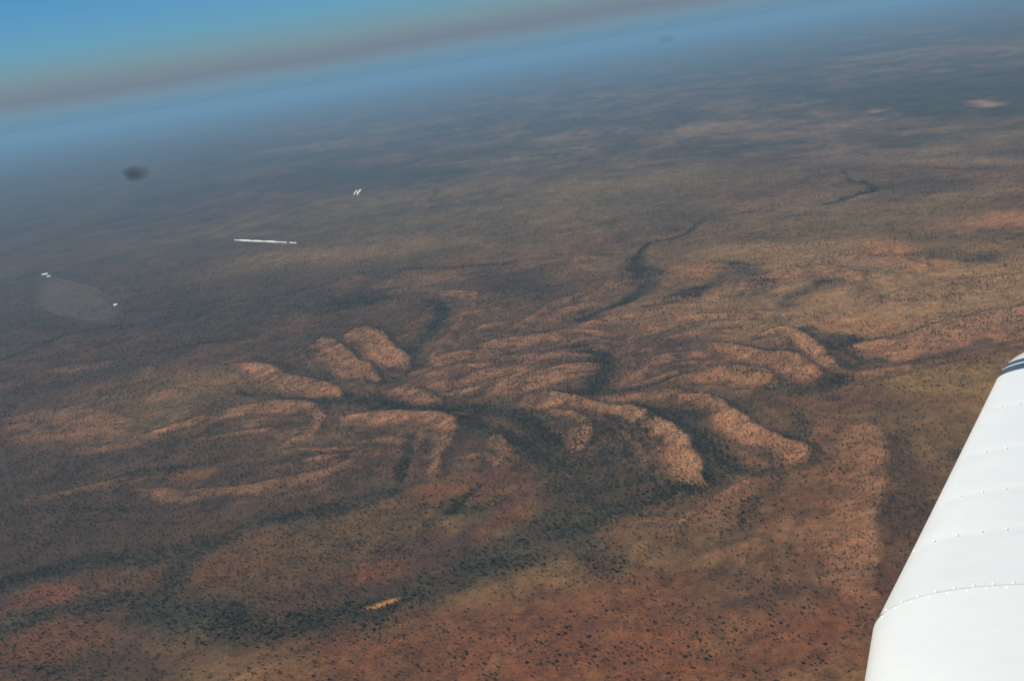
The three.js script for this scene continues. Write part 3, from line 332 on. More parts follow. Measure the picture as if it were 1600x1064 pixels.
// the ground at one place: height, colour, how rocky, how wooded
const out = { h: 0, r: 0, g: 0, b: 0, rock: 0, wood: 0, dark: 0 };
function land(x0, z0) {
  const dist = Math.hypot(x0, z0), near = 1 - smooth(9000, 20000, dist);
  const wx = 62 * noise(x0 / 420, z0 / 420, 11) + 24 * noise(x0 / 130, z0 / 130, 12) + 9 * noise(x0 / 45, z0 / 45, 15);
  const wz = 62 * noise(x0 / 420, z0 / 420, 13) + 24 * noise(x0 / 130, z0 / 130, 14) + 9 * noise(x0 / 45, z0 / 45, 16);
  const x = x0 + wx * .55, z = z0 + wz * .55;
  // soils
  const big = fbm(x / 2600, z / 2600, 21, 4), mid = fbm(x / 520, z / 520, 31, 4), fine = fbm(x / 90, z / 90, 41, 3);
  let [r, g, b] = SOIL.brown;
  const mix = (c, k) => { r += (c[0] - r) * k; g += (c[1] - g) * k; b += (c[2] - b) * k; };
  mix(SOIL.olive, smooth(-.25, .35, big) * .75);
  mix(SOIL.red, smooth(.0, .35, mid) * .35 * smooth(6500, 2500, dist));
  mix(SOIL.tan, smooth(.05, .4, mid + big * .4) * .28);
  mix(SOIL.dark, smooth(.05, .45, -mid) * .55);
  // far country: long bands of scrub and open soil
  const far = smooth(7000, 14000, dist);
  if (far > 0) {
    const f1 = fbm(x / 3800, z / 5200, 51, 5), f2 = fbm(x / 1500, z / 2600, 61, 4);
    mix(SOIL.dark, far * smooth(-.02, .22, f1) * .8); mix(SOIL.pale, far * smooth(.10, .40, -f1 + f2 * .6) * .45); mix(SOIL.green, far * smooth(.06, .3, f2) * .7);
    const f3 = fbm(x / 700, z / 2200, 65, 4); mix(SOIL.dark, far * smooth(.12, .3, f3) * .7); mix(SOIL.tan, far * smooth(.2, .4, -f3) * .5);
    const f4 = noise(x / 420, z / 620, 66) * .6 + noise(x / 190, z / 300, 67) * .4; mix(SOIL.dark, far * smooth(.1, .45, f4) * .6); mix(SOIL.pale, far * smooth(.3, .6, -f4) * .5);
    const drain = 1 - Math.abs(noise(x / 2100 + .3 * noise(x / 700, z / 700, 69), z / 3000, 68)); mix(SOIL.green, far * smooth(.93, .975, drain) * .85);
    mix([.056, .046, .032], far * .52);
  }
  let dark = smooth(.05, .45, -mid) * .4, wood = .0, light = 0;
  const wob = 1 + .7 * fine;
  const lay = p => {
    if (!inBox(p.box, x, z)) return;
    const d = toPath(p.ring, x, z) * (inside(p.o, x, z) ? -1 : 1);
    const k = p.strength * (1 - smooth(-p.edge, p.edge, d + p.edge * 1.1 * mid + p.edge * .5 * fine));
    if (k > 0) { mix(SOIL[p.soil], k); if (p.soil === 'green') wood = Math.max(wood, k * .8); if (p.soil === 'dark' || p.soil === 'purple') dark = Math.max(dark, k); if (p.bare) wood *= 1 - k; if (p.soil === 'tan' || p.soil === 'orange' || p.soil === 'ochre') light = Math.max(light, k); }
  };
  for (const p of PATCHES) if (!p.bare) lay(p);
  if (far > 0) { const m = 1 + far * (.20 * noise(x / 900, z / 1900, 87) + .26 * noise(x / 330, z / 480, 88) + .26 * noise(x / 150, z / 220, 89)); r *= m; g *= m; b *= m; const dr = 1 - Math.abs(noise(x / 1500 + .3 * noise(x / 600, z / 600, 69), z / 2600, 90)); mix(SOIL.green, far * smooth(.94, .985, dr) * .8); }
  // relief
  let h = 5 * fbm(x0 / 900, z0 / 900, 71, 4) * (1 + 3 * far) + 26 * far * noise(x0 / 4200, z0 / 4200, 72) + 2.2 * (1 - Math.abs(noise(x0 / 150, z0 / 150, 73))) + 1.4 * noise(x0 / 60, z0 / 60, 74);
  const nx = x0 + 120 * noise(x0 / 500, z0 / 500, 82), nz = z0 + 120 * noise(x0 / 500, z0 / 500, 83);
  const fold = (1 - Math.abs(noise(nx / 420, nz / 300, 84)) * 1.6) * .65 + (1 - Math.abs(noise(nx / 170, nz / 150, 85)) * 1.6) * .35;   // 1 on little crests
  h += 9 * fold * near;
  mix(SOIL.tan, smooth(.62, .95, fold) * .22 * near * (1 - .8 * dark)); mix(SOIL.dark, smooth(.25, -.25, fold) * .30 * near * (1 - .7 * light));
  let ridge = 0, rock = smooth(.70, .95, fold) * .2 * near, swell = 0, strata = 0;
  dark = Math.max(dark, smooth(.25, -.25, fold) * .5);
  for (const q of RIDGES) if (inBox(q.box, x, z)) {
    const d1 = toPath(q.c, x, z), d2 = toPath(q.f, x, z), isIn = inside(q.poly, x, z);
    const d = isIn ? 0 : toPath(q.ring, x, z), w = d2 / (d1 + d2 + 1e-6);
    const ends = Math.min(toPath(q.e0, x, z), toPath(q.e1, x, z)), taper = isIn ? smooth(-20, 130, ends) : 0;
    const gully = 1 - Math.abs(noise(x0 / 95, z0 / 95, 77));
    const s = w * w * (3 - 2 * w) * .55 + w * .45 - .20 * (1 - w) * w * 2.4 * gully, bk = d / (q.back * (.9 + .5 * mid));
    const e = q.rise * s * Math.exp(-bk * bk) * (isIn ? .55 + .45 * taper : .55 + .45 * smooth(0, 90, ends));
    if (e > ridge) ridge = e;
    swell = Math.max(swell, q.rise * .28 * Math.exp(-Math.pow(d / 210, 2)));
    // bare rock along the crest, breaking up into scrub down the slope
    let k = isIn ? smooth(-.1, .38, w + .40 * fine + .22 * mid + .04) * (.45 + .55 * smooth(-10, 70, ends + 60 * fine)) : w > .45 ? 1 - smooth(0, 16 + 10 * fine, d) : (1 - smooth(0, 40, d)) * .25;
    k *= q.strength * clamp01(.92 + .7 * fine + .3 * mid);
    if (k > rock) rock = k;
    if (k > 0) { const m = clamp01(q.tone + (.5 - w) * .5 + .5 * fine + .25 * mid); mix([ROCK[0][0] + (ROCK[1][0] - ROCK[0][0]) * m, ROCK[0][1] + (ROCK[1][1] - ROCK[0][1]) * m, ROCK[0][2] + (ROCK[1][2] - ROCK[0][2]) * m], k * .92); }
    if (!isIn) {                                                     // worn strata run alongside the ridge, an apron of loose stone below
      const n1 = noise(x / 160, z / 160, 86), band = .5 + .5 * Math.cos(d / (11 + 3 * n1) + 2.2 * n1), kk = q.strength * Math.exp(-d / 150) * (.35 + .65 * (1 - w));
      mix(ROCK[1], kk * smooth(.62, 1.05, band + .5 * fine) * .40); mix(SOIL.dark, kk * smooth(.7, .1, band) * .45);
      strata = Math.max(strata, q.rise * .16 * band * Math.exp(-d / 160));
    }
    // the steep back of a ridge carries dark scrub
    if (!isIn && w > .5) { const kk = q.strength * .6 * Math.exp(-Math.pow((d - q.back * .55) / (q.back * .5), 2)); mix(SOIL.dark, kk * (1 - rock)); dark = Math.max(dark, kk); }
  }
  ridge += swell * .8 + strata;
  h += ridge * (1 + .12 * noise(x0 / 110, z0 / 110, 75)) + ridge * .07 * noise(x0 / 38, z0 / 38, 76);
  for (const c of CREEKS) if (inBox(c.box, x, z)) {
    const d = toPath(c.p, x, z) * (1 - .45 * fine - .5 * mid);
    const k = c.strength * (1 - smooth(c.width * .15, c.width * 1.6, d)) * (1 - rock * .75) * clamp01(1 + .9 * fine + .3 * mid);
    if (k > 0) { mix(SOIL.green, k * .9); wood = Math.max(wood, k); h -= 4 * k; }
  }
  for (const p of PATCHES) if (p.bare) lay(p);
  const grain = 1 + .34 * fine + .24 * noise(x0 / 27, z0 / 27, 81);
  out.h = h; out.r = Math.max(.01, r * grain); out.g = Math.max(.01, g * grain); out.b = Math.max(.01, b * grain); out.rock = rock; out.wood = wood; out.dark = dark;
  return out;
}

function steps(lo, hi, step, growLo, growHi, endLo, endHi) {         // fine in the middle, ever wider towards the horizon
  const a = []; for (let v = lo; v <= hi; v += step) a.push(v);
  for (let v = a[a.length - 1], s = step; v < endHi;) { s *= growHi; v += s; a.push(v); }
  for (let v = lo, s = step; v > endLo;) { s *= growLo; v -= s; a.unshift(v); }
  return Float64Array.from(a);
}
const XS = steps(-2600, 3300, 14, 1.0135, 1.0135, -HALF, HALF), ZS = steps(-6900, -1900, 15, 1.018, 1.12, -HALF, HALF);
const NX = XS.length, NZ = ZS.length;
const HEIGHT = new Float32Array(NX * NZ), ROCKY = new Float32Array(NX * NZ), WOODED = new Float32Array(NX * NZ), DARK = new Float32Array(NX * NZ), TINT = new Float32Array(NX * NZ * 3);
{
  const pos = new Float32Array(NX * NZ * 3), uv = new Float32Array(NX * NZ * 2), col = TINT, idx = new Uint32Array((NX - 1) * (NZ - 1) * 6);
  for (let j = 0, n = 0; j < NZ; j++) for (let i = 0; i < NX; i++, n++) {
    const o = land(XS[i], ZS[j]);
    HEIGHT[n] = o.h; ROCKY[n] = o.rock; WOODED[n] = o.wood; DARK[n] = o.dark;
    pos[n * 3] = XS[i]; pos[n * 3 + 1] = o.h; pos[n * 3 + 2] = ZS[j];
    uv[n * 2] = XS[i] / 1900; uv[n * 2 + 1] = ZS[j] / 1900;
    col[n * 3] = o.r; col[n * 3 + 1] = o.g; col[n * 3 + 2] = o.b;
  }
  let t = 0;
  for (let j = 0; j + 1 < NZ; j++) for (let i = 0; i + 1 < NX; i++) { const a = j * NX + i, b = a + 1, c = a + NX, d = c + 1; idx[t++] = a; idx[t++] = c; idx[t++] = b; idx[t++] = b; idx[t++] = c; idx[t++] = d; }
  const g = new THREE.BufferGeometry();
  g.setAttribute('position', new THREE.BufferAttribute(pos, 3)); g.setAttribute('uv', new THREE.BufferAttribute(uv, 2));
  g.setAttribute('color', new THREE.BufferAttribute(col.map(v => Math.min(1, v / .72)), 3)); g.setIndex(new THREE.BufferAttribute(idx, 1));
  g.computeVertexNormals();
  // fine soil grain: low spinifex tussocks, stones and bare earth, one texel about 1.9 m
  const N = 1024, px = new Uint8Array(N * N * 4), rnd = rng(5), cover = new Float32Array(N * N);
  for (let k = 0; k < 80000; k++) {
    const cx = rnd() * N, cz = rnd() * N, rr = .7 + rnd() * 1.2, dk = .22 + .4 * rnd();
    if (noise(cx / 64, cz / 64, 95, 16) + .5 < rnd() * 1.2) continue;
    for (let dz = -2; dz <= 2; dz++) for (let dx = -2; dx <= 2; dx++) {
      const w = Math.max(0, 1 - Math.hypot(dx - (cx % 1), dz - (cz % 1)) / (rr + .5)); if (w <= 0) continue;
      const q = ((Math.floor(cz) + dz + N) % N) * N + (Math.floor(cx) + dx + N) % N; cover[q] = Math.max(cover[q], w * dk);
    }
  }
  for (let j = 0; j < N; j++) for (let i = 0; i < N; i++) {
    const q = j * N + i;
    let v = .72 + .08 * noise(i / 32, j / 32, 91, 32) + .14 * noise(i / 8, j / 8, 92, 128) + .20 * noise(i / 3.2, j / 3.2, 93, 320) + .12 * (hash(i, j, 94) - .5);
    v *= 1 - cover[q];
    const warm = noise(i / 16, j / 16, 96, 64) * .05;
    px[q * 4] = 255 * clamp01(v * (1 + warm)); px[q * 4 + 1] = 255 * clamp01(v * (1 + cover[q] * .12)); px[q * 4 + 2] = 255 * clamp01(v * (1 - warm)); px[q * 4 + 3] = 255;
  }
  const map = new THREE.DataTexture(px, N, N, THREE.RGBAFormat);
  map.wrapS = map.wrapT = THREE.RepeatWrapping; map.magFilter = THREE.LinearFilter; map.minFilter = THREE.LinearMipmapLinearFilter; map.generateMipmaps = true; map.needsUpdate = true;
  const m = new THREE.Mesh(g, new THREE.MeshStandardMaterial({ name: 'red_earth', vertexColors: true, map, roughness: 1, metalness: 0 }));
  m.name = 'terrain'; m.receiveShadow = true; m.castShadow = true;
  tag(m, 'rust brown savanna plain with pale ridges curling out from a dark valley', 'terrain', null, 'structure');
  scene.add(m);
}
const find = (a, v) => { let lo = 0, hi = a.length - 2; while (lo < hi) { const m = (lo + hi + 1) >> 1; if (a[m] <= v) lo = m; else hi = m - 1; } return lo; };
function sample(field, x, z) {
  const i = find(XS, x), j = find(ZS, z), u = (x - XS[i]) / (XS[i + 1] - XS[i]), v = (z - ZS[j]) / (ZS[j + 1] - ZS[j]), n = j * NX + i;
  return field[n] * (1 - u) * (1 - v) + field[n + 1] * u * (1 - v) + field[n + NX] * (1 - u) * v + field[n + NX + 1] * u * v;
}

// ------------------------------------------------------------------ trees and scrub
const bark = new THREE.MeshStandardMaterial({ name: 'grey_bark', color: new THREE.Color().setRGB(.20, .16, .13), roughness: 1 });
function clump(radius, seed, detail, squash = .75) {                 // one ragged ball of leaves
  const g = new THREE.IcosahedronGeometry(radius, detail), p = g.attributes.position, r = rng(seed), memo = new Map();
  for (let i = 0; i < p.count; i++) {
    const k = [p.getX(i), p.getY(i), p.getZ(i)].map(v => v.toFixed(3)).join();
    if (!memo.has(k)) memo.set(k, .72 + .5 * r());
    const f = memo.get(k); p.setXYZ(i, p.getX(i) * f, p.getY(i) * f * squash, p.getZ(i) * f);
  }
  g.deleteAttribute('uv'); g.computeVertexNormals(); return g;
}
function limb(a, b, r0, r1, sides) {
  const d = new THREE.Vector3().subVectors(b, a), g = new THREE.CylinderGeometry(r1, r0, d.length(), sides, 1);
  g.applyQuaternion(new THREE.Quaternion().setFromUnitVectors(new THREE.Vector3(0, 1, 0), d.clone().normalize()));
  g.translate((a.x + b.x) / 2, (a.y + b.y) / 2, (a.z + b.z) / 2); g.deleteAttribute('uv'); return g;
}
const V = (x, y, z) => new THREE.Vector3(x, y, z);
function treeShape(seed, clumps, detail, sides) {                    // a spreading savanna tree about 5 m tall and 6 m wide
  const r = rng(seed), crown = [], wood = [limb(V(0, -.8, 0), V(.15, 1.9, .1), .28, .17, sides)];
  for (let k = 0; k < clumps; k++) {
    const a = k * 2.4 + r(), d = k ? 1.1 + r() * 1.1 : 0, y = 2.6 + r() * 1.3, c = V(Math.cos(a) * d, y, Math.sin(a) * d);
    crown.push(clump(1.25 + r() * .75, seed * 31 + k, detail).translate(c.x, c.y, c.z));
    wood.push(limb(V(.15, 1.6, .1), c, .13, .05, Math.max(3, sides - 2)));
  }
  return [mergeGeometries(crown), mergeGeometries(wood)];
}
const leafA = new THREE.MeshStandardMaterial({ name: 'eucalypt_leaves', color: new THREE.Color().setRGB(.018, .020, .009), roughness: .9 });
const protos = [1, 2, 3].map(s => {
  const g = new THREE.Group(), [c, w] = treeShape(s * 7, 7, 1, 7);
  part('crown', c, leafA, g); part('trunk', w, bark, g); return g;
});
{
  const RN = rng(77), lists = { savanna: [], valley: [], ridge: [] }, nearest = [];
  const tanHalf = Math.tan(THREE.MathUtils.degToRad(31));
  const RMAX = 13000, TRIES = 5200000, MAXD = 1 / 20;
  const area = RMAX * RMAX * tanHalf, keep = MAXD * area / TRIES;      // candidates are even over the wedge in front of the aircraft
  for (let t = 0; t < TRIES; t++) {
    const dz = Math.sqrt(RN()) * RMAX, x = (RN() * 2 - 1) * dz * tanHalf, z = -dz, pick = RN(), s = RN(), turn = RN() * 6.283;
    if (dz < 1300) continue;
    const d = Math.hypot(x, z), wood = sample(WOODED, x, z), rock = sample(ROCKY, x, z), dark = sample(DARK, x, z);
    const patchy = .55 + .9 * noise(x / 210, z / 210, 101) * .8 + .5 * noise(x / 60, z / 60, 102);
    let dens = (1 / 135) * Math.max(.12, patchy) + dark * (1 / 130) + wood * wood * (1 / 42) * Math.max(.3, patchy + .35) + rock * (1 / 85) * (.25 + 1.5 * Math.max(0, noise(x / 38, z / 38, 103) + .35));
    dens *= 1 - smooth(6000, 12600, d);
    if (pick * MAXD > dens * keep) continue;
    const kind = wood > .35 ? 'valley' : rock > .35 ? 'ridge' : 'savanna';
    const size = kind === 'valley' ? .42 + .35 * s + .8 * s ** 6 : kind === 'ridge' ? .36 + .52 * s * s : .26 + .3 * s + .7 * s ** 6;
    lists[kind].push([x, z, size * (1 + .25 * smooth(6000, 12000, d)), turn, s]);
  }
  // the trees that show largest stand alone
  const all = []; for (const k in lists) lists[k].forEach((q, i) => all.push([k, i, q]));
  const fx = p => { const v = new THREE.Vector3(p[0], 0, p[1]).project(camera); return Math.abs(v.x) < .99 && Math.abs(v.y) < .99 && !(v.x > .68 && v.y < -.15); };
  camera.aspect = 1024 / 680; camera.updateProjectionMatrix(); camera.updateMatrixWorld();
  const shown = all.filter(q => fx(q[2])).map(q => [q, q[2][2] / Math.hypot(q[2][0], q[2][1], ALT)]).sort((a, b) => b[1] - a[1]).slice(0, 300);
  const alone = new Set(shown.map(q => q[0][2]));
  shown.forEach(([q], i) => {
    const [x, z, size, turn] = q[2], o = i % 3 === 0 && i < 3 ? protos[0] : protos[i % 3].clone();
    o.name = numbered('savanna_tree'); o.position.set(x, sample(HEIGHT, x, z), z); o.rotation.y = turn; o.scale.setScalar(size);
    tag(o, 'one of the largest dark crowned trees dotting the near scrub', 'tree', 'largest dark trees on the near plain');
    scene.add(o);
  });
  const dummy = new THREE.Object3D(), tint = new THREE.Color();
  const look = {
    savanna: ['savanna_scrub', 'small dark trees and shrubs dotted over the red brown plain', 'scrub', [.020, .020, .009]],
    valley: ['valley_woodland', 'dense dark green trees lining the creeks and valley floors', 'woodland', [.019, .020, .010]],
    ridge: ['ridge_scrub', 'small dark bushes speckling the pale rocky ridges', 'scrub', [.020, .021, .010]],
  };
  for (const k in lists) {
    const use = lists[k].filter(q => !alone.has(q)), [name, label, cat, c] = look[k];
    const [cr, wd] = treeShape(k.length + 3, 4, 0, 3);
    const paint = (g, rgb) => { const n = g.attributes.position.count, a = new Float32Array(n * 3); for (let i = 0; i < n; i++) a.set(rgb, i * 3); g.setAttribute('color', new THREE.BufferAttribute(a, 3)); return g.index ? g.toNonIndexed() : g; };
    const g = mergeGeometries([paint(cr, [1, 1, 1]), paint(wd, [1, 1, 1])]);
    const m = new THREE.InstancedMesh(g, new THREE.MeshStandardMaterial({ name: k + '_leaves', color: 0xffffff, vertexColors: true, roughness: .9 }), use.length);
    use.forEach(([x, z, size, turn, s], i) => {
      dummy.position.set(x, sample(HEIGHT, x, z), z); dummy.rotation.set(0, turn, 0); dummy.scale.set(size, size * (.85 + .3 * s), size); dummy.updateMatrix();
      m.setMatrixAt(i, dummy.matrix); const v = .7 + .6 * hash(i, 3, 7); m.setColorAt(i, tint.setRGB(c[0] * v, c[1] * v, c[2] * v));
    });
    m.name = name; m.castShadow = m.receiveShadow = true; tag(m, label, cat, null, 'stuff'); scene.add(m);
    console.log(name, use.length);
  }
}

// ------------------------------------------------------------------ the aircraft's right wing, seen from the cabin
const EYE = new THREE.Vector3(0, ALT, 0);
{
  const tip = V(...[1.6004, -1.3128, -3.6935]), kink = V(...[0.6232, -1.2174, -2.0693]), root = V(...[0.5269, -1.1823, -1.8308]);
  const span = tip.clone().sub(kink), L = span.length(), S = span.clone().normalize();
  const aft0 = new THREE.Vector3().crossVectors(S, V(0, 1, 0)).normalize(), up0 = new THREE.Vector3().crossVectors(aft0, S).normalize();
  const inc = THREE.MathUtils.degToRad(2.0);
  const A = aft0.clone().multiplyScalar(Math.cos(inc)).addScaledVector(up0, -Math.sin(inc)), U = new THREE.Vector3().crossVectors(A, S).normalize();
  const inb = root.clone().sub(kink), Lr = inb.length(), Sin = inb.clone().normalize();
  const CH = 1.6;
  const wing = new THREE.Group(); wing.name = 'aircraft_wing'; wing.position.copy(EYE).add(kink); scene.add(wing);
  tag(wing, 'white riveted aircraft wing with dark stripes at its tip at the right edge', 'aircraft wing');
  // thickness of a cambered section, upper and lower, as shares of the chord
  const thick = x => 5 * .16 * (.2969 * Math.sqrt(x) - .126 * x - .3516 * x * x + .2843 * x ** 3 - .1036 * x ** 4);
  const camber = x => x < .4 ? .02 / .16 * (.8 * x - x * x) : .02 / .36 * (.2 + .8 * x - x * x);
  const le = s => s >= 0 ? S.clone().multiplyScalar(s) : Sin.clone().multiplyScalar(-s);
  const T0 = 1.905, TL = .62;                                            // the rounded tip begins at T0
  function skin(s, x, side, proud = 0) {                             // a point of the skin: s along the span, x along the chord
    let u = s > T0 ? Math.min(.9999, (s - T0) / TL) : 0;
    const round = Math.sqrt(1 - Math.pow(u, 2.6)), back = CH * .22 * (1 - round), c = CH - back * 1.6, f = (s > 0 ? 1 - .48 * (1 - Math.exp(-s / .7)) : 1) * (s > T0 ? .12 + .88 * round : 1);
    const q = le(s).addScaledVector(A, back + c * x).addScaledVector(U, CH * (camber(x) * f + side * thick(x) * f) + (s > T0 ? -.0 * u : 0));
    return proud ? q.addScaledVector(normalAt(s, x, side), proud) : q;
  }
  function normalAt(s, x, side) {
    const e = 1e-3, xa = Math.max(1e-5, x - e), xb = x + e;
    const a = skin(s, xb, side).sub(skin(s, xa, side)), b = skin(s + 2e-3, x, side).sub(skin(s - 2e-3, x, side));
    const n = new THREE.Vector3().crossVectors(a, b).normalize(); return side < 0 ? n.negate() : n;
  }
  function loft(stations, proud = 0, x0 = 0, x1 = 1, wrap = true, dent = null) {
    const M = 44, rows = stations.length, pos = [], idx = [], uv = [];
    const xs = []; for (let k = 0; k <= M; k++) xs.push(x0 + (x1 - x0) * (1 - Math.cos(Math.PI * .5 * k / M)));
    const ring = []; if (wrap) for (let k = M; k > 0; k--) ring.push([xs[k], -1]); for (let k = 0; k <= M; k++) ring.push([xs[k], 1]);
    for (const s of stations) for (const [x, side] of ring) { const p = skin(s, x, side, proud - (dent && side > 0 ? dent(s, x) : 0)); pos.push(p.x, p.y, p.z); uv.push(s, x * CH * side); }
    const n = ring.length;
    for (let j = 0; j + 1 < rows; j++) for (let k = 0; k + 1 < n; k++) { const a = j * n + k, b = a + 1, c = a + n, d = c + 1; idx.push(a, b, c, b, d, c); }
    const g = new THREE.BufferGeometry(); g.setAttribute('position', new THREE.Float32BufferAttribute(pos, 3)); g.setAttribute('uv', new THREE.Float32BufferAttribute(uv, 2)); g.setIndex(idx); g.computeVertexNormals(); return g;
  }
  const seq = (a, b, n) => Array.from({ length: n + 1 }, (_, i) => a + (b - a) * i / n);
  // paint: slightly orange-peeled gloss white with faint grime
  const N = 512, px = new Uint8Array(N * N * 4), bp = new Uint8Array(N * N * 4);
  for (let j = 0; j < N; j++) for (let i = 0; i < N; i++) {
    const q = (j * N + i) * 4, d = noise(i / 64, j / 64, 201, 8) * .5 + noise(i / 16, j / 16, 202, 32) * .3 + noise(i / 4, j / 4, 203, 128) * .2, v = 244 + 9 * d;
    px[q] = v - 1.5 * Math.max(0, -d); px[q + 1] = v; px[q + 2] = v - 2 * Math.max(0, d); px[q + 3] = 255;
    const o = 128 + 60 * noise(i / 32, j / 32, 205, 16) + 30 * noise(i / 8, j / 8, 206, 64); bp[q] = bp[q + 1] = bp[q + 2] = o; bp[q + 3] = 255;
  }
  const paintMap = new THREE.DataTexture(px, N, N), bumpMap = new THREE.DataTexture(bp, N, N);
  for (const t of [paintMap, bumpMap]) { t.wrapS = t.wrapT = THREE.RepeatWrapping; t.magFilter = THREE.LinearFilter; t.needsUpdate = true; }
  const white = new THREE.MeshPhysicalMaterial({ name: 'white_paint', color: new THREE.Color().setRGB(.88, .89, .86), map: paintMap, roughness: .42, clearcoat: .35, clearcoatRoughness: .18, bumpMap, bumpScale: .0006, side: THREE.DoubleSide });
  const gloss = new THREE.MeshPhysicalMaterial({ name: 'gloss_white', color: new THREE.Color().setRGB(.93, .93, .89), roughness: .3, clearcoat: .6, clearcoatRoughness: .1, side: THREE.DoubleSide });
  const greyTrim = new THREE.MeshPhysicalMaterial({ name: 'charcoal_stripe', color: new THREE.Color().setRGB(.055, .055, .056), roughness: .4, clearcoat: .4, side: THREE.DoubleSide });
  const blackTrim = new THREE.MeshPhysicalMaterial({ name: 'black_stripe', color: new THREE.Color().setRGB(.030, .028, .034), roughness: .35, clearcoat: .4, side: THREE.DoubleSide });
  const sealant = new THREE.MeshStandardMaterial({ name: 'dark_sealant', color: new THREE.Color().setRGB(.16, .16, .15), roughness: .8 });
  const rivetPaint = new THREE.MeshPhysicalMaterial({ name: 'rivet_paint', color: new THREE.Color().setRGB(.93, .93, .92), roughness: .3, clearcoat: .5 });

  const ribs = [0.351,0.646,1.002,1.455];                                                // rivet lines: metres outboard of the kink
  const dent = (s, x) => { let d = 0; for (const r of ribs) d += .0014 * Math.exp(-Math.pow((s - r) / .035, 2)) * smooth(.0, .04, x); return d; };
  const S0 = T0 - .0, b1 = .085, b2 = .105, b3 = .165;
  part('inboard_skin', loft(seq(-1.5, -.002, 12), .0012), white, wing);
  part('outboard_skin', loft(seq(.001, S0, 110), 0, 0, 1, true, dent), white, wing);
  tag(part('trim_stripe', loft(seq(S0 + .0005, S0 + b1, 6), .0004), greyTrim, wing), 'wide charcoal stripe round the wing tip');
  part('pinstripe', loft(seq(S0 + b1, S0 + b2, 4), .0002), gloss, wing);
  tag(part('trim_stripe', loft(seq(S0 + b2, S0 + b3, 6), .0004), blackTrim, wing), 'narrow black stripe round the wing tip');
  part('wing_tip', loft([...seq(S0 + b3, S0 + TL * .93, 12), ...seq(S0 + TL * .94, S0 + TL, 8)], .0001), gloss, wing);
  part('skin_seam', mergeGeometries([loft([-.0045, .0035], .0018, .0002, .012, false), loft([-.0009, .0005], .0015, .012, .20, false)]), sealant, wing);
  // domed rivet heads, row by row
  const head = new THREE.SphereGeometry(.0037, 8, 4, 0, Math.PI * 2, 0, Math.PI / 2).scale(1, .62, 1);
  function row(s, gap, from, name = 'rivet_row') {
    const list = []; let run = from, last = skin(s, .0001, 1), acc = 0;
    for (let x = .0002; x < .97; x += .0005) {
      const p = skin(s, x, 1); acc += p.distanceTo(last); last = p;
      if (acc >= run) {
        run += gap; const n = normalAt(s, x, 1);
        list.push(head.clone().applyQuaternion(new THREE.Quaternion().setFromUnitVectors(V(0, 1, 0), n)).translate(p.x + n.x * .0004, p.y + n.y * .0004, p.z + n.z * .0004));
      }
    }
    tag(part(name, mergeGeometries(list), rivetPaint, wing), null, null, null, 'stuff');
  }
  ribs.forEach((s, i) => row(s, .052, .030 + .009 * (i % 3)));
  row(.011, .036, .050); row(-.012, .036, .040);
}

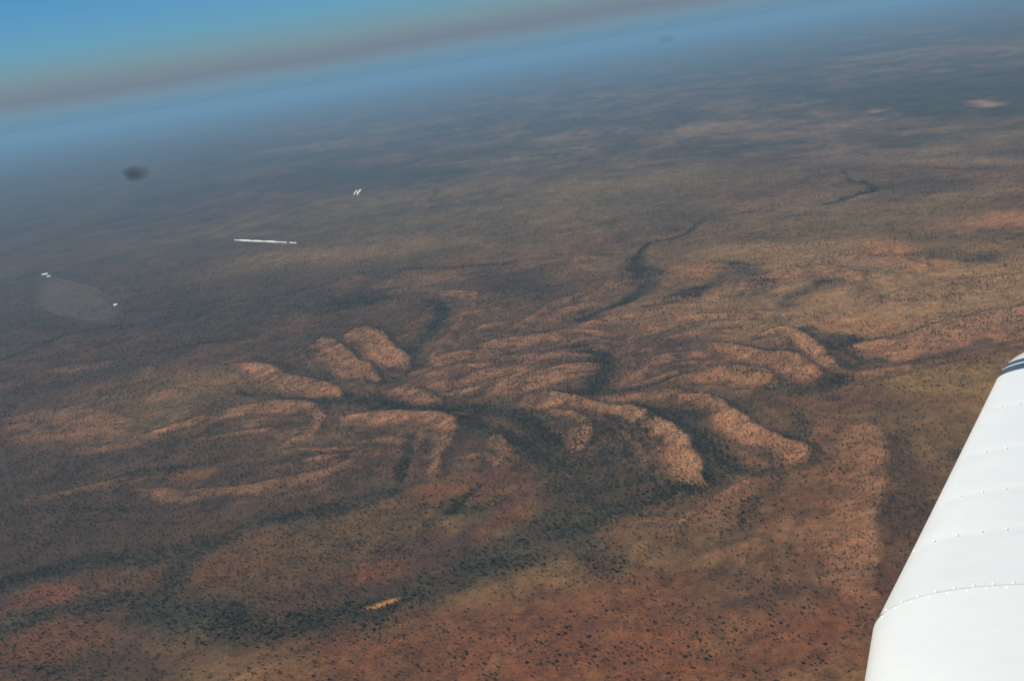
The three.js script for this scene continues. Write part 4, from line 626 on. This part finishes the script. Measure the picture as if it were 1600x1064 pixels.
// ------------------------------------------------------------------ the cabin window the view is taken through
{
  const OUT = V(0.51553, 0.00000, -0.85687), AFT = new THREE.Vector3().crossVectors(OUT, V(0, 1, 0)).normalize();
  const bulge = (a, b) => .30 - .22 * b * b - .05 * (a + .2) * (a + .2);
  const on = (a, b, lift = 0) => AFT.clone().multiplyScalar(a).add(V(0, b, 0)).addScaledVector(OUT, bulge(a, b) + lift);   // a aft, b up, from the passenger's eye
  const win = new THREE.Group(); win.name = 'cabin_window'; win.position.copy(EYE); scene.add(win);
  tag(win, 'clear acrylic aircraft window in front of the whole view', 'window');
  const W0 = -.66, W1 = .20, B0 = -.42, B1 = .26, corner = .12, n = 56, ring = [];
  for (const [cx, cy, a0] of [[W1 - corner, B1 - corner, 0], [W0 + corner, B1 - corner, 1], [W0 + corner, B0 + corner, 2], [W1 - corner, B0 + corner, 3]])
    for (let k = 0; k <= 10; k++) { const t = (a0 + k / 10) * Math.PI / 2; ring.push([cx + corner * Math.cos(t), cy + corner * Math.sin(t)]); }
  const pos = [], idx = [], R = 14, mid = [(W0 + W1) / 2, (B0 + B1) / 2];
  for (let r = 0; r <= R; r++) for (const [a, b] of ring) { const p = on(mid[0] + (a - mid[0]) * r / R, mid[1] + (b - mid[1]) * r / R); pos.push(p.x, p.y, p.z); }
  const m = ring.length; for (let r = 0; r < R; r++) for (let k = 0; k < m; k++) { const a = r * m + k, b = r * m + (k + 1) % m; idx.push(a, b, a + m, b, b + m, a + m); }
  const pg = new THREE.BufferGeometry(); pg.setAttribute('position', new THREE.Float32BufferAttribute(pos, 3)); pg.setIndex(idx); pg.computeVertexNormals();
  const acrylic = new THREE.MeshPhysicalMaterial({ name: 'clear_acrylic', color: 0xffffff, roughness: 0, transmission: 1, thickness: 0, ior: 1.49, specularIntensity: .08, side: THREE.DoubleSide });
  part('pane', pg, acrylic, win);
  const loop = new THREE.CatmullRomCurve3(ring.filter((_, k) => k % 2 === 0).map(([a, b]) => on(a, b)), true);
  part('frame', new THREE.TubeGeometry(loop, 120, .016, 10, true), new THREE.MeshStandardMaterial({ name: 'grey_window_trim', color: new THREE.Color().setRGB(.32, .32, .31), roughness: .7 }), win);
  // reflections in the pane, modelled as white slivers and pale film; and dried dirt
  const glintMat = new THREE.MeshPhysicalMaterial({ name: 'white_glint', color: new THREE.Color().setRGB(.92, .93, .92), roughness: .5 });  // white standing in for reflected light on the pane
  function glint(a, b, wide, rag, seed) {                              // a bright reflection shaped as a ragged sliver with a rounded back
    const r = rng(seed), A0 = on(...a, -.0006), B0 = on(...b, -.0006), d = B0.clone().sub(A0), side = new THREE.Vector3().crossVectors(d, OUT).normalize(), K = 14, P = [], I = [];
    for (let k = 0; k <= K; k++) {
      const t = k / K, w = wide * (.35 + .65 * Math.pow(Math.sin(Math.PI * Math.min(.97, Math.max(.03, t))), .4)) * (1 + rag * (r() - .5)), c = A0.clone().addScaledVector(d, t);
      for (const [s, l] of [[-1, 0], [-.6, .55], [.6, .55], [1, 0]]) { const p = c.clone().addScaledVector(side, s * w).addScaledVector(OUT, -l * w); P.push(p.x, p.y, p.z); }
    }
    for (let k = 0; k < K; k++) for (let q = 0; q < 4; q++) { const u = k * 4 + q, v = k * 4 + (q + 1) % 4; I.push(u, v, u + 4, v, v + 4, u + 4); }
    const g = new THREE.BufferGeometry(); g.setAttribute('position', new THREE.Float32BufferAttribute(P, 3)); g.setIndex(I); g.computeVertexNormals(); return g;
  }
  part('glint_streak', mergeGeometries([glint([-0.28502, -0.04761], [-0.26206, -0.04974], .00030, .5, 1), glint([-0.26069, -0.04992], [-0.25795, -0.05019], .00026, .8, 2)]), glintMat, win);
  part('glint_streak', glint([-0.23030, -0.03575], [-0.22889, -0.03461], .00026, .3, 3), glintMat, win);
  part('glint_streak', glint([-0.22918, -0.03594], [-0.22732, -0.03452], .00036, .3, 4), glintMat, win);
  part('glint_streak', mergeGeometries([glint([-0.38818, -0.05527], [-0.38438, -0.05506], .00028, .6, 5), glint([-0.38550, -0.05617], [-0.38322, -0.05601], .00030, .6, 6), glint([-0.35217, -0.06893], [-0.34996, -0.06850], .00034, .6, 7)]), glintMat, win);
  const film = (rgb, o) => new THREE.MeshStandardMaterial({ name: 'reflection_and_dirt_film', color: new THREE.Color().setRGB(...rgb), roughness: 1, transparent: true, opacity: o, side: THREE.DoubleSide });  // serves both the painted reflections and the real dirt
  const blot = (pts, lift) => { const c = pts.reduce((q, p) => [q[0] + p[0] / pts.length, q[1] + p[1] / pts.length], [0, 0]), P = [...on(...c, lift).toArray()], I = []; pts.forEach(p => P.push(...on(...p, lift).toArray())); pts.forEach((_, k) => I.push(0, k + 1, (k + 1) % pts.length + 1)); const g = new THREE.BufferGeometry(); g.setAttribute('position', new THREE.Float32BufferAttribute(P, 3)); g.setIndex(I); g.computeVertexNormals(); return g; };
  const faint = film([.85, .84, .80], .055);  // pale halo painted round the reflections
  tag(part('glint_streak', mergeGeometries([glint([-0.38266, -0.05655], [-0.36219, -0.06151], .00014, .8, 8), glint([-0.36219, -0.06151], [-0.34909, -0.06791], .00010, .9, 9)]), faint, win), 'faint fine reflection line along the upper edge of the pale veil');
  part('glint_streak', mergeGeometries([glint([-0.28618, -0.04747], [-0.25742, -0.05031], .00052, .6, 10), glint([-0.23073, -0.03592], [-0.22859, -0.03442], .0005, .5, 11), glint([-0.22945, -0.03602], [-0.22702, -0.03434], .0006, .5, 12)]), faint, win);
  const veil = [[-0.38571, -0.05680], [-0.37318, -0.05889], [-0.36160, -0.06192], [-0.35453, -0.06521], [-0.34993, -0.06838], [-0.34944, -0.07140], [-0.35247, -0.07459], [-0.36396, -0.07531], [-0.38106, -0.07200], [-0.39319, -0.06796], [-0.39194, -0.06199]];  // outline of a reflected veil, painted as layers of pale film
  const shrink = (pts, f) => { const c = pts.reduce((q, p) => [q[0] + p[0] / pts.length, q[1] + p[1] / pts.length], [0, 0]); return pts.map(p => [c[0] + (p[0] - c[0]) * f, c[1] + (p[1] - c[1]) * f]); };
  tag(part('reflection_veil', mergeGeometries([1.2, 1.15, 1.1, 1.06, 1.02, .98, .95, .92, .89, .85, .8, .74, .66].map((f, k) => blot(shrink(veil, f).map(([a, b], q) => [a + .0022 * (hash(q, k, 301) - .5), b + .0018 * (hash(q, k, 302) - .5)]), -.0008 - k * .0002))), film([.60, .56, .50], .0062), win), 'faint hazy window reflection between two bright glints');
  const round = (c, e, f) => Array.from({ length: 22 }, (_, k) => { const t = k / 22 * Math.PI * 2, w = 1 + .05 * Math.sin(3 * t + 1) + .05 * Math.sin(5 * t); return [c[0] + (e[0] - c[0]) * f * w * Math.cos(t), c[1] + (e[0] - c[0]) * .42 * f * w * Math.sin(t)]; });
  tag(part('dirt_spot', mergeGeometries(Array.from({ length: 9 }, (_, k) => blot(round([-0.32525, -0.02061], [-0.31803, -0.02124], 1.0 - k * .095), -.0008 - k * .0002))), film([.02, .02, .025], .095), win), 'dark smudge near the left edge of the window');
  tag(part('dirt_spot', mergeGeometries(Array.from({ length: 6 }, (_, k) => blot(round([-0.11747, -0.00232], [-0.11440, -0.00275], 1.0 - k * .13), -.0008 - k * .0002))), film([.02, .02, .03], .022), win), 'faint dark smudge near the top of the window');
}


renderer.render(scene, camera);
